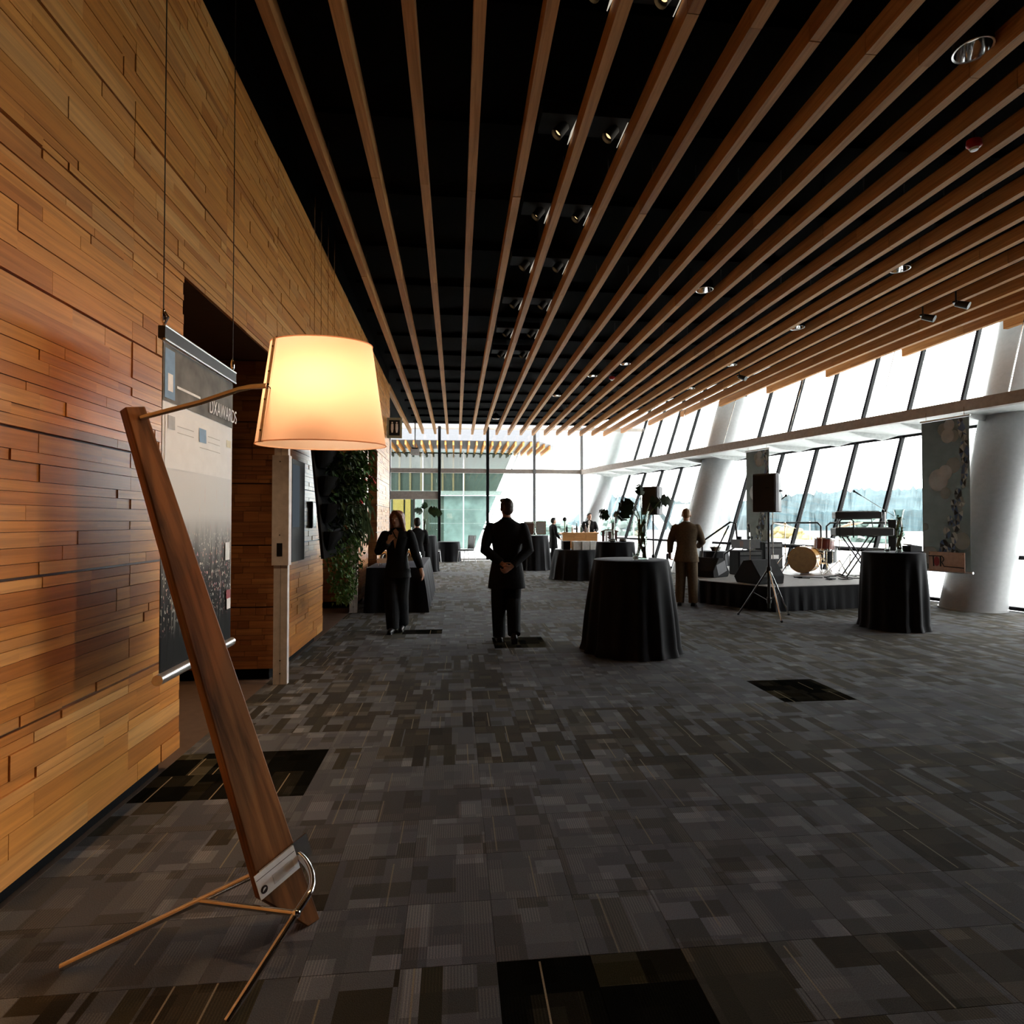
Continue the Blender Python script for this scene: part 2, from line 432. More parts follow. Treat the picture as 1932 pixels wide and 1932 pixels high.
def text_mesh(txt, size, mat, extrude=.001, offset=0.0):
    cu = bpy.data.curves.new('txt', 'FONT'); cu.body = txt; cu.size = size; cu.extrude = extrude; cu.offset = offset
    cu.align_x = 'LEFT'
    o = bpy.data.objects.new('txt', cu); COL.objects.link(o)
    dg = bpy.context.evaluated_depsgraph_get(); dg.update()
    me = bpy.data.meshes.new_from_object(o.evaluated_get(dg))
    bpy.data.objects.remove(o); bpy.data.curves.remove(cu)
    me.materials.clear(); me.materials.append(M[mat]); return me
def struct(name, mb, mats, smooth=False): return tag(mb.build(name, mats, None, smooth), kind='structure')

# ------------------------------------------------------------------ the setting
NV = Vector((.96527, .26126, 0)); WV = Vector((-.26126, .96527, 0))
def KS(k, s, z=0.0): v = NV * k + WV * s; return Vector((v.x, v.y, z))
GK, GT = 11.5, .36            # glass wall: offset at the floor and outward lean
YE = 22.94                    # far glass wall
WX = -1.69                    # face of the timber wall
def project(p):
    x, y, z = p[0], p[1], p[2] - 1.5
    cx = x * math.cos(YAW) - y * math.sin(YAW); cy = x * math.sin(YAW) + y * math.cos(YAW)
    d = cy * math.cos(PITCH) + z * math.sin(PITCH); h = -cy * math.sin(PITCH) + z * math.cos(PITCH)
    return (966 + 1085 * cx / d, 966 - 1085 * h / d, d) if d > .05 else None
def in_frame(p, m=0):
    q = project(p); return q is not None and -m <= q[0] <= 1932 + m and -m <= q[1] <= 1932 + m

# floor slab with carpet tiles
room = [(-1.76, -5), (13.2, -5), tuple(KS(11.45, 20.6)[:2]), (-6, YE), (-6, 14.9), (-1.76, 14.9)]
floor = struct('floor', MB().prism(room, -.08, -.012), 'black_matte')
def cell_type(ix, iy):
    if iy in (-1, -2) and ix in (-1, -2): return 2
    if iy in (8, 9) and ix in (6, 7): return 2
    if iy in (4, 5) and -8 <= ix <= -6: return 2
    if iy in (15, 16) and ix in (-1, 0): return 2
    if iy in (18,) and ix in (-4, -5): return 2
    if 0 <= iy <= 4 and -4 <= ix <= -1: return 0
    if 0 <= iy <= 6 and ix <= -5 and R2.random() < .8: return 0
    if -3 <= iy <= -1 and ix < -2: return 1
    if 10 <= iy <= 13 and -1 <= ix <= 6: return 0
    if 5 <= iy <= 8 and 6 <= ix <= 12: return 0
    if iy in (14, 15, 16) and -6 <= ix <= -3: return 0
    h = math.sin((ix // 4) * 12.9898 + (iy // 4) * 78.233) * 43758.5453
    return 0 if (h - math.floor(h)) < .16 else 1
R2 = random.Random(3)
cells = []
for iy in range(-22, 66):
    for ix in range(-22, 40):
        cx, cy = TX0 + (ix + .5) * TILE, TY0 + (iy + .5) * TILE
        if cy > YE - .1 or cy < -4.8: continue
        if cx < -1.86 and not (cy > 15 and cx > -5.9): continue
        if cx * NV.x + cy * NV.y > 11.3: continue
        q = project((cx, cy, 0))
        vis = q is not None and q[2] > .3 and -120 < q[0] < 2050 and q[1] < 2050
        cells.append((0 if vis else 1, q[2] if vis else 99, cx, cy, cell_type(ix, iy)))
cells.sort(key=lambda c: c[:2])
tile_me = []
for nm in ('carpet_grey', 'carpet_mixed', 'carpet_dark'):
    h = TILE / 2 - .0002; g = h - .0008; mb = MB()
    vs = [(x, y, -.0115) for x, y in ((-h, -h), (h, -h), (h, h), (-h, h))] + [(x, y, -.002) for x, y in ((-h, -h), (h, -h), (h, h), (-h, h))] + [(x, y, 0) for x, y in ((-g, -g), (g, -g), (g, g), (-g, g))]
    fs = [(8, 9, 10, 11)] + [(i + 4, (i + 1) % 4 + 4, (i + 1) % 4 + 8, i + 8) for i in range(4)] + [(i, (i + 1) % 4, (i + 1) % 4 + 4, i + 4) for i in range(4)]
    mb.add(vs, fs); tile_me.append(mb.mesh('carpet_tile', nm))
for c in cells[:300]: link_obj('carpet_tile', tile_me[c[4]], floor, (c[2], c[3], 0))
mb = MB()
for c in cells[300:]:
    h = TILE / 2; mb.cm = c[4]; x, y = c[2], c[3]
    mb.add([(x - h, y - h, -.0005), (x + h, y - h, -.0005), (x + h, y + h, -.0005), (x - h, y + h, -.0005)], [(0, 1, 2, 3)])
tag(mb.build('carpet_field', ['carpet_grey', 'carpet_mixed', 'carpet_dark'], floor), kind='stuff')

# timber wall with openings
SEG = [(-4.9, 3.74), (5.68, 7.56), (10.3, 11.36), (12.65, 14.94)]
OPEN = [(3.74, 5.68), (7.56, 10.3), (11.36, 12.65)]
Z0, STEP, ZT = .115, .585, 5.35
ZO = Z0 + 5 * STEP
mb = MB()
for a, b in SEG: mb.b2((-3.4, a, Z0), (WX - .022, b, ZO))
mb.b2((-3.4, -4.9, ZO), (WX - .022, 14.94, 4.99)); mb.cm = 1; mb.b2((-3.4, -4.9, 4.99), (WX - .022, 14.94, ZT + .1)); mb.cm = 0  # black top band paints in the wall fading out of the light
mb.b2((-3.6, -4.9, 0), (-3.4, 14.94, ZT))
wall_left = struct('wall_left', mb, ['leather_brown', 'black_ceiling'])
mb = MB()
for a, b in SEG: mb.b2((-3.4, a + .06, 0), (WX - .09, b - .06, Z0))
struct('baseboard_left', mb, 'toe_kick')
mb = MB()
mb.b2((-3.55, -4.9, -.06), (-1.75, 14.93, .001))
struct('floor_recess', mb, 'backroom_floor')
RP = random.Random(11)
planks = []          # (x0,x1,y0,y1,z0,z1,mat)
def rows(z, rng):
    out = []; left = STEP - .010; zz = z
    while left > .035:
        h = rng.choice((.036, .044, .044, .052, .052, .062, .074, .100))
        if left - h < .034: h = left
        out.append((zz, zz + h)); zz += h; left -= h
    return out
for m in range(9):
    zb = Z0 + m * STEP
    for (za, zc) in rows(zb, RP):
        if za > 4.95: continue
        zc = min(zc, 4.99)
        for a, b in (SEG if m < 5 else [(-4.9, 14.94)]):
            y = a + RP.uniform(0, .02) * 0
            while y < b - .01:
                l = RP.choice((.16, .24, .32, .42, .55, .7, .9, 1.1))
                e = y + l
                nb = math.floor((y + .01 - 3.18) / 1.22) * 1.22 + 1.22 + 3.18
                if e > nb - .08 and RP.random() < .75: e = nb
                if b - e < .12: e = b
                planks.append((WX - .022, WX + RP.uniform(-.004, .004), y, e, za, zc, 0)); y = e
# end-grain block lining of the recess sides that face down the hall
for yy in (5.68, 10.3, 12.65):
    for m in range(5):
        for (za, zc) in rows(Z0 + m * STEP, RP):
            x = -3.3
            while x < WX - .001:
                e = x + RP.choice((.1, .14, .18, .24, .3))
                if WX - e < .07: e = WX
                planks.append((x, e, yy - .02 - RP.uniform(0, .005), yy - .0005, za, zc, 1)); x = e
def p_area(p):
    c = ((p[0] + p[1]) / 2, (p[2] + p[3]) / 2, (p[4] + p[5]) / 2)
    if not in_frame(c): return 0
    L = (p[3] - p[2]) if p[6] == 0 else (p[1] - p[0])
    d = math.hypot(*c[:2]); sl = abs(c[0]) / d if p[6] == 0 else abs(c[1]) / d
    hid = .2 if p[6] == 1 and (c[0] < -2.2) else 1
    return hid * L * (p[5] - p[4]) * sl / (d * d)
planks.sort(key=p_area, reverse=True)
def pbox(mb, p):
    g = .0012
    if p[6] == 0: mb.b2((p[0], p[2] + g, p[4] + g), (p[1], p[3] - g, p[5] - g))
    else: mb.b2((p[0] + g, p[2], p[4] + g), (p[1] - g, p[3], p[5] - g))
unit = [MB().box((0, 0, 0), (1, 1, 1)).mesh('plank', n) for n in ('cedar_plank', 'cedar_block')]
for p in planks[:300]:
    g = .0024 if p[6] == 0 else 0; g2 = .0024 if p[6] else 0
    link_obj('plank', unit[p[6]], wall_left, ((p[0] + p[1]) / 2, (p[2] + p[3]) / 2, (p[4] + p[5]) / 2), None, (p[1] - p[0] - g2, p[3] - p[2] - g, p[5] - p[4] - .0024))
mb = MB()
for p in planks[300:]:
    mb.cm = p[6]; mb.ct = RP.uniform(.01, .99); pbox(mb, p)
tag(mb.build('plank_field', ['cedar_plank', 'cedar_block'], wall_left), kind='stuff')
# small recessed light in the first recess soffit
o = thing('recess_downlight', 'small recessed downlight in the dark soffit behind the skyline banner', 'light', (-2.05, 4.3, ZO - .001))
MB().lathe([(.045, 0), (.06, -.004), (.06, 0)], 20).build('trim_ring', 'aluminium', o, True)
MB().lathe([(.001, -.001), (.045, -.001)], 20).build('lens', 'lamp_dim', o)
for q in range(1):
    ld = bpy.data.lights.new('recess_spot', 'SPOT'); ld.energy = 45; ld.color = (1, .66, .36); ld.spot_size = math.radians(120); ld.spot_blend = 1; ld.shadow_soft_size = .05
    lo = bpy.data.objects.new('recess_spot', ld); COL.objects.link(lo); lo.parent = o; lo.location = (0, 0, -.02)

# other walls
struct('wall_back', MB().b2((-1.7, -5.1, 0), (13.6, -4.95, 6.3)), 'leather_brown')
mb = MB(); mb.b2((-6.1, 14.94, 0), (-3.4, 15.04, ZT)); mb.b2((-3.4, 14.9, 0), (WX - .02, 14.945, ZT)); mb.b2((-6.1, 15.04, 0), (-6.0, YE, ZT))
struct('wall_side', mb, 'leather_brown')

# ceiling
cpoly = [(-3.4, -5), (13.0, -5), tuple(KS(11.0, -4)[:2]), tuple(KS(11.0, 20.5)[:2]), (-6, 22.55), (-6, 14.9), (-3.4, 14.9)]
cpoly[1] = tuple(KS(11.0, -8)[:2])
ceiling = struct('ceiling', MB().prism(cpoly, ZT, ZT + .12), 'black_ceiling')
def kmax_x(y, k): return (k - NV.y * y) / NV.x
for i in range(19):
    y = -1.0 + i * 1.28
    MB().b2((-1.6, y, ZT - .06), (kmax_x(y, 10.9), y + .05, ZT - .001)).build('batten', 'black_ceiling', ceiling)
# timber slats hung below the ceiling, each a row of boards
ZS, SH, SW = 4.9, .17, .084
for i in range(-1, 30):
    x = -1.277 + .474 * i - SW / 2 + .01
    yend = min(22.35, (11.66 - NV.x * x) / NV.y - (0 if i < 15 else 0))
    y0 = -2.0 if i >= 0 else 14.95
    if yend - y0 < .6: continue
    rail = MB().b2((x + SW * .3, y0, ZS + SH), (x + SW * .7, yend - .02, ZS + SH + .03))
    for yy in [y0 + .6 + 2.4 * q for q in range(12)]:
        if yy < yend - .2: rail.b2((x + SW * .45, yy, ZS + SH + .03), (x + SW * .55, yy + .012, ZT - .07))
    rail = rail.build('slat', 'black_metal', ceiling)
    cut = []; yj = (5.86 + .065 * (i - 3)) - 2.4 * 6
    ys = [y0]
    while yj < yend - .25:
        if yj > y0 + .3: ys.append(yj)
        yj += 2.4
    ys.append(yend)
    for a, b in zip(ys[:-1], ys[1:]):
        l = b - a - .005; dz = R.uniform(-.002, .002)
        link_obj('board', MB().box((0, 0, 0), (SW, l, SH)).mesh('board', 'slat_wood'), rail, (x + SW / 2, (a + b) / 2, ZS + SH / 2 + dz))

# leaning glass wall on the right
SK = [7.8 + 1.12 * i for i in range(-14, 12)]
def gpt(s, z, off=0.0): return KS(GK + off + GT * z, s, z)
LV = (NV * GT + Vector((0, 0, 1))).normalized()      # along a leaning mullion
mb = MB()
def along(mb, k, z, s0, s1, dk, dz):
    mb.box(KS(k, (s0 + s1) / 2, z), (dk, s1 - s0, dz), ax=(NV, WV, Vector((0, 0, 1))))
along(mb, GK - .02, .03, -8, 20.6, .12, .06)
along(mb, GK + GT * .88, .88, -8, 20.4, .07, .07)
along(mb, GK + GT * 3.42, 3.42, -8, 20.0, .07, .07)
win1 = struct('window_1', mb, 'mullion_dark')
for s in SK:
    zt = 6.3
    a, b = gpt(s, .0), gpt(s, zt)
    MB().box((a + b) / 2, (.10, .055, (b - a).length), ax=(NV.cross(Vector((0, 0, 1))).cross(LV) * -1, WV, LV)).build('mullion', 'mullion_dark', win1)
for s0, s1 in zip(SK[:-1], SK[1:]):
    if s0 < 2.5: continue
    for za, zb in ((.07, .84), (.92, 3.38), (3.46, 6.25)):
        g = .03; ps = [gpt(s0 + g, za, .03), gpt(s1 - g, za, .03), gpt(s1 - g, zb, .03), gpt(s0 + g, zb, .03)]
        ps2 = [p + NV * .012 for p in ps]
        MB().add(ps + ps2, [(0, 1, 2, 3), (7, 6, 5, 4), (0, 4, 5, 1), (1, 5, 6, 2), (2, 6, 7, 3), (3, 7, 4, 0)]).build('pane', 'window_glass', win1)
mb = MB(); along(mb, 11.6, 3.15, -9, 2.8, .2, 6.3); struct('daylight_stop_wall', mb, 'leather_brown')  # unseen solid stretch added to keep daylight off the near floor and wall
mb = MB(); along(mb, 10.92, 3.52, -8, 20.9, .16, .20)
struct('trim_1', mb, 'beam_paint')
mb = MB(); along(mb, 11.82, 3.46, -8, 20.2, 1.64, .06)
ledge = struct('trim_2', mb, 'soffit_white')
for s in SK:
    if s < 3: continue
    a = KS(11.02, s, 3.43); b = KS(12.6, s, 3.43); c = KS(12.1, s, 3.30); d = KS(11.5, s, 3.34)
    w = WV * .02
    MB().add([a - w, b - w, c - w, d - w, a + w, b + w, c + w, d + w], [(0, 1, 2, 3), (7, 6, 5, 4), (0, 4, 5, 1), (1, 5, 6, 2), (2, 6, 7, 3), (3, 7, 4, 0)]).build('bracket', 'soffit_white', ledge)
mb = MB(); along(mb, 12.6, 6.33, -9, 21, 3.4, .1); along(mb, 11.0, 5.9, -9, 20.4, .08, .9)
struct('ceiling_edge', mb, 'soffit_white')
for i, s in enumerate(SK):
    if s < 3 or i % 2: continue
    MB().cyl(KS(10.95, s + .35, 3.62), KS(10.95 + GT * 2.6, s + .35, 6.28), .009, n=6).build('hanger_rod', 'steel', ledge)
# leaning round columns
for s, lab in ((6.5, 'thick pale grey leaning column beside the jewel-print banner and the red-dot sign'), (14.2, 'pale grey leaning column behind the man in the tan suit'), (21.0, 'pale grey leaning column behind the bar counter at the glass corner')):
    c = KS(10.95, s)
    o = thing('leaning_column', lab, 'column', (c.x, c.y, 0), 0, 'leaning columns')
    n = 40; vs = []; fs = []
    for z in [0, 1, 2, 3, 4, 5.3]:
        for k in range(n):
            a = 2 * PI * k / n; v = NV * (.47 * math.cos(a) + .345 * z) + WV * (.47 * math.sin(a)); vs.append((v.x, v.y, z + .0))
    for i in range(5):
        for k in range(n): fs.append((i * n + k, i * n + (k + 1) % n, (i + 1) * n + (k + 1) % n, (i + 1) * n + k))
    MB().add(vs, fs).build('shaft', 'column_paint', o, True)
    ring = MB()
    vs = []; fs = []
    for rr, z in ((.475, 0), (.485, 0), (.485, .03), (.475, .03)):
        for k in range(n):
            a = 2 * PI * k / n; v = NV * (rr * math.cos(a) + .345 * z) + WV * (rr * math.sin(a)); vs.append((v.x, v.y, z))
    for i in range(3):
        for k in range(n): fs.append((i * n + k, i * n + (k + 1) % n, (i + 1) * n + (k + 1) % n, (i + 1) * n + k))
    ring.add(vs, fs).build('base_ring', 'column_paint', o, True)

# far glass wall
def far_x(z): return ((GK + GT * z) - NV.y * YE) / NV.x
mb = MB()
mb.b2((-6, YE - .06, 3.45), (far_x(3.5), YE + .06, 3.62))
mb.b2((-6, YE - .04, 0), (far_x(0), YE + .04, .05)); 
mb.b2((-2.6, YE - .05, 2.46), (-.65, YE + .05, 2.72)); mb.b2((-2.6, YE - .08, 2.40), (-.65, YE + .08, 2.47))
mb.b2((-6, YE - .05, 5.2), (far_x(5.3), YE + .05, 5.35))
win2 = struct('window_2', mb, 'beam_paint')
MX = [-4.4, -2.6, -.65, 1.262, 3.142, 5.075]
for x in MX: MB().b2((x - .055, YE - .09, 0), (x + .055, YE + .09, 5.3)).build('mullion', 'mullion_grey' if x > 2 or x < -2 else 'mullion_dark', win2)
for x0, x1 in zip([-6] + MX[:-1], MX):
    for za, zb in ((.05, 2.40 if x1 == -.65 else 3.45), (3.62, 5.2)):
        if x1 == -.65 and za < 1: continue
        MB().b2((x0 + .06, YE - .006, za), (x1 - .06, YE + .006, zb)).build('pane', 'window_glass', win2)
MB().b2((-2.54, YE - .006, 2.74), (-.71, YE + .006, 3.45)).build('pane', 'window_glass', win2)
x0 = MX[-1] + .06
for za, zb in ((.05, 3.45), (3.62, 5.2)):
    ps = [(x0, za), (far_x(za) - .04, za), (far_x(zb) - .04, zb), (x0, zb)]
    MB().add([(x, YE - .006, z) for x, z in ps] + [(x, YE + .006, z) for x, z in ps], [(0, 1, 2, 3), (7, 6, 5, 4), (0, 4, 5, 1), (1, 5, 6, 2), (2, 6, 7, 3), (3, 7, 4, 0)]).build('pane', 'window_glass', win2)
door = struct('door_1', MB().b2((-1.66, YE - .04, .05), (-1.60, YE + .04, 2.40)), 'mullion_grey')
for a, b in ((-2.53, -1.68), (-1.58, -.72)):
    MB().b2((a, YE - .006, .06), (b, YE + .006, 2.38)).build('pane', 'window_glass', door)
    MB().cyl((a + (.8 if a < -2 else .08), YE - .07, .9), (a + (.8 if a < -2 else .08), YE - .07, 1.3), .015).build('handle', 'steel', door)

# outside: deck, water, hills, shore trees, boats and the next wing of the building
mb = MB(); mb.b2((-40, YE + .1, -.15), (30, 62, -.03))
a, b, c, d = KS(11.56, -12), KS(26, -12), KS(26, 40), KS(11.56, 22)
mb.prism([tuple(p[:2]) for p in (a, b, c, d)], -.16, -.04)
struct('terrace', mb, 'deck_concrete')
struct('water', MB().b2((-500, -500, -4.2), (900, 900, -4.0)), 'water')
RH = random.Random(5)
vs = []; fs = []; N = 460
for i in range(N):
    az = math.radians(-6 + 92 * i / (N - 1)); d0 = 420
    hh = 23 + 4 * math.sin(i * .025 + 1.0) + 2.0 * math.sin(i * .07) + RH.uniform(-1.0, 1.2) + (RH.uniform(1, 2.6) if RH.random() < .2 else 0)
    if i < 104: hh *= max(.0, (i - 84) / 20.0)
    for (dd, f) in ((0, -.25), (12, .35), (40, .72), (70, 1.0), (110, .9), (150, -.2)):
        r = d0 + dd + RH.uniform(-3, 3); z = max(-4.5, hh * f + (RH.uniform(-.7, .7) if 0 < dd < 110 else 0))
        vs.append((r * math.sin(az), r * math.cos(az), z))
for i in range(N - 1):
    for j in range(5): fs.append((i * 6 + j, (i + 1) * 6 + j, (i + 1) * 6 + j + 1, i * 6 + j + 1))
tag(MB().add(vs, fs).build('wooded_hill', 'forest'), 'hazy blue green wooded hill across the water', 'hill', None, 'structure')
def crown(rng, r, h, n=70):
    mb = MB()
    for _ in range(n):
        t = rng.random(); a = rng.uniform(0, 2 * PI); rr = r * math.sqrt(max(.05, 1 - (2 * t - 1) ** 2)) * rng.uniform(.4, 1)
        q = rng.uniform(.14, .26) * r
        mb.ell((rr * math.cos(a), rr * math.sin(a), h * (.25 + .7 * t)), (q, q, q * .8), n=6, m=4)
    return mb
tdefs = [(33, 112, 9.5, 5.2, 1), (46, 104, 8.5, 4.6, 0), (58, 96, 8.0, 4.2, 0), (70, 92, 9.5, 5, 1), (80, 84, 8, 4.4, 0), (90, 76, 8.2, 4.6, 0), (100, 68, 9.2, 5, 1), (108, 58, 8.5, 4.8, 0), (114, 47, 9, 5, 1), (20, 118, 9, 5, 1)]
for q, (x, y, h, r, kd) in enumerate(tdefs):
    o = thing('shore_tree', ['golden autumn tree on the shore beyond the window wall', 'teal green leafy tree on the shore beyond the window wall'][kd], 'tree', (x, y, -4), q, 'shore trees')
    h -= 3.6 if kd == 0 else 3.0
    crown(random.Random(q), r, h).build('crown', ['shore_tree_gold', 'shore_tree_teal'][kd], o)
    MB().tube([(0, 0, -.2), (0, 0, h * .6)], [.25, .12], 6).build('trunk', 'brown_kick', o)
for q, (x, y, rz) in enumerate(((24, 78, .4), (33, 74, .9), (46, 72, .2), (62, 66, .6), (78, 62, 1.1))):
    o = thing('sail_boat', 'white moored sailing boat on the water outside the windows', 'boat', (x, y, -4), rz, 'moored boats')
    mb = MB(); vs = []
    for (xx, w2) in ((-4, .9), (-2, 1.3), (1, 1.25), (3, .8), (4.6, .05)): vs += [(xx, -w2, 1.1), (xx, w2, 1.1), (xx, w2 * .6, -.3), (xx, -w2 * .6, -.3)]
    fs = [(0, 1, 2, 3), (16, 19, 18, 17)] + [(i * 4 + j, i * 4 + (j + 1) % 4, i * 4 + 4 + (j + 1) % 4, i * 4 + 4 + j) for i in range(4) for j in range(4)]
    mb.add(vs, fs).build('hull', 'boat_white', o); MB().b2((-1.6, -.7, 1.1), (1.2, .7, 1.7)).build('cabin', 'boat_white', o)
    MB().cyl((.8, 0, 1.1), (.8, 0, 5.6), .05, n=6).build('mast', 'boat_white', o)

# next wing: roof slab, joists, leaning glazed front with timber fins behind
o = thing('neighbouring_wing', 'green glazed wing of the building with grey roof edge beyond the far glass wall', 'building', (0, 33, 0))
fx = lambda z: 1.3 + .42 * z          # leaning right edge of the glazing
rf = MB(); rf.prism([(-12, -3), (4.4, -3), (5.4, -1.5), (6.0, 2.5), (-12, 8)], 5.75, 6.75); rf.build('roof', 'fascia_grey', o)
for i in range(38):
    x = -9.2 + .41 * i
    if x > 5.2: break
    y0 = -2.9 if x < 4.2 else -2.9 + (x - 4.2) * 1.6
    MB().b2((x, y0, 5.52), (x + .09, 2.0, 5.75)).build('joist', 'slat_wood', o)
MB().add([(-12, .95, 3.3), (fx(3.3) - .3, .95, 3.3), (fx(5.6) - .3, .95, 5.6), (-12, .95, 5.6)], [(0, 1, 2, 3)]).build('inner_wall', 'facade_green', o)
MB().add([(-12, .95, -.1), (-.7, .95, -.1), (-.7, .95, 3.05), (-12, .95, 3.05)], [(0, 1, 2, 3)]).build('inner_wall', 'facade_green', o)
MB().add([(-.7, .95, -.1), (fx(0) - .2, .95, -.1), (fx(3.05) - .2, .95, 3.05), (-.7, .95, 3.05)], [(0, 1, 2, 3)]).build('painted_reflection', 'facade_reflection', o)  # pale sheet behind the glass, coloured as its reflection
MB().add([(-12, .5, 3.05), (fx(3), .5, 3.05), (fx(3.3), .5, 3.3), (-12, .5, 3.3), (-12, .3, 3.05), (fx(3), .3, 3.05), (fx(3.3), .3, 3.3), (-12, .3, 3.3)], [(0, 1, 2, 3), (7, 6, 5, 4), (0, 4, 5, 1), (3, 2, 6, 7), (1, 5, 6, 2)]).build('slab_edge', 'facade_slab', o)
for i in range(17):
    x = -9.5 + .62 * i
    MB().b2((x, .6, 3.3), (x + .10, .86, 5.5)).build('fin', 'fin_wood', o)
for z in (4.45,): MB().b2((-12, .40, z), (fx(z) - .3, .48, z + .07)).build('handrail', 'facade_slab', o)
for i, x in enumerate((-6.5, -4.2, -1.9, .4, 2.2)):
    MB().b2((x, -.06, 0), (x + .07, .06, 5.55 if x < fx(0) else 5.55)).build('mullion', 'mullion_grey', o) if x < 1 else None
gl = MB().add([(-12, 0, 0), (fx(0), 0, 0), (fx(5.6), 0, 5.6), (-12, 0, 5.6)], [(0, 1, 2, 3)]).build('glazing', 'facade_glass', o)
MB().tube([(fx(0), 0, 0), (fx(5.6), 0, 5.6)], .05, 6).build('edge_frame', 'mullion_grey', o)
for x, w2 in ((-4.6, .5), (-3.6, .6), (-2.9, .3)): MB().b2((x, .55, 0), (x + w2, .85, 2.9)).build('panel', 'panel_yellow', o)
for z in (1.4, 2.2): MB().b2((-1.5, .35, z), (fx(z), .42, z + .05)).build('transom', 'mullion_grey', o)
MB().b2((-2.4, .5, 0), (-1.9, .9, 3.0)).build('pier', 'facade_slab', o)

# ------------------------------------------------------------------ big leaning floor lamp
FT = Vector((-.585, 2.20, 0)); TP = Vector((-1.135, 2.14, 1.90))
ax = (TP - FT).normalized(); n0 = Vector((.80, -.60, 0)); nn = (n0 - ax * n0.dot(ax)).normalized(); wd = ax.cross(nn).normalized()
lamp = thing('floor_lamp', 'oversized floor lamp with leaning walnut plank and glowing peach shade', 'lamp', tuple(FT))
lampP = lambda p: Vector(p) - FT
def sec(c, w, t): return [c + wd * (sx * w / 2) + nn * (sy * t / 2) for sx, sy in ((-1, -1), (1, -1), (1, 1), (-1, 1))]
mb = MB(); vs = []
for q in range(9):
    t = q / 8; c = FT.lerp(TP, t); vs.append(sec(c, .180 + (.066 - .180) * t, .048))
vs[0] = [p - ax * (p.z / ax.z) + Vector((0, 0, .002)) for p in vs[0]]
rs_ = 1 if wd.x > 0 else -1
cut = vs[0][1 if rs_ > 0 else 0]; cut2 = vs[0][2 if rs_ > 0 else 3]
full = sec(FT.lerp(TP, .10), .180 - .114 * .10, .048)
for a_, b_ in (((0, 1), (3, 2)) if rs_ > 0 else ((1, 0), (2, 3))): vs[0][a_] = vs[0][a_].lerp(vs[0][b_], .72)
vs.insert(1, full)
vs[0] = [Vector((p.x, p.y, .002)) for p in vs[0]]
flat = [lampP(p) for r in vs for p in r]; fs = [(3, 2, 1, 0), (36, 37, 38, 39)]
for q in range(9):
    for k in range(4): fs.append((q * 4 + k, q * 4 + (k + 1) % 4, q * 4 + 4 + (k + 1) % 4, q * 4 + 4 + k))
pl = mb.add(flat, fs).build('plank_post', 'walnut', lamp)
bv = pl.modifiers.new('b', 'BEVEL'); bv.width = .004; bv.segments = 2
# bent steel foot: two rods and a cross bar
br = FT.lerp(TP, .125)
fr = br + nn * .045
A = Vector((-1.311, 2.086, .012)); B = Vector((-.676, 1.814, .012))
def bez(p0, p1, p2, p3, n=14):
    return [p0 * (1 - t) ** 3 + p1 * 3 * t * (1 - t) ** 2 + p2 * 3 * t * t * (1 - t) + p3 * t ** 3 for t in [i / n for i in range(n + 1)]]
rb = br + wd * .075
sgn = 1 if (br + wd).x > br.x else -1
rb = br + wd * (.085 * sgn)
bend = Vector((-.505, 2.06, .215))
path = bez(rb, rb + Vector((.05, -.03, .0)), bend + Vector((.03, .05, .02)), bend) + [B]
MB().tube([lampP(p) for p in path], .0125, 14).build('foot_rod', 'steel', lamp, True)
ra = br - nn * .035
MB().tube([lampP(ra), lampP(A)], .0125, 14).build('foot_rod', 'steel', lamp, True)
c0 = ra.lerp(A, .36); c1 = bend.lerp(B, .16)
d = (c1 - c0).normalized()
MB().tube([lampP(c0 - d * .02), lampP(c1)], .010, 12).build('cross_bar', 'steel', lamp, True)
MB().ell(lampP(c1), (.016, .016, .016)).build('clamp', 'chrome', lamp, True)
# bracket and printed card
bt = Vector((0, 0, 0)); up = ax.copy(); sd = up.cross(nn).normalized()
if sd.x < 0: sd = -sd
bc = br + nn * .0275 + wd * (.032 * sgn) + ax * .006
MB().box(lampP(bc), (.205, .085, .004), ax=(sd, up, nn)).build('bracket_plate', 'steel', lamp)
cc = br + nn * .033 - wd * (.012 * sgn)
card = MB().box(lampP(cc), (.165, .088, .003), ax=(sd, up, nn)).build('info_card', 'card_white', lamp)
MB().box(lampP(cc + up * .024 + nn * .002), (.160, .0016, .001), ax=(sd, up, nn)).build('rule', 'sign_black', card)
MB().box(lampP(cc + nn * .002 + sd * .02 - up * .012), (.085, .034, .001), ax=(sd, up, nn)).build('text_panel', 'card_grey', card)
disc = [lampP(cc + nn * .0025 - sd * .062 - up * .018 + (sd * math.cos(a) + up * math.sin(a)) * .0135) for a in [2 * PI * k / 24 for k in range(24)]]
MB().add(disc, [tuple(range(24))]).build('round_logo', 'sign_black', card)
leafp = [lampP(cc + nn * .003 - sd * (.062 - x) - up * (.018 - y)) for x, y in ((-.008, -.005), (0, -.002), (.008, .002), (.004, .006), (-.003, .004))]
MB().add(leafp, [(0, 1, 2, 3, 4)]).build('logo_mark', 'card_white', card)
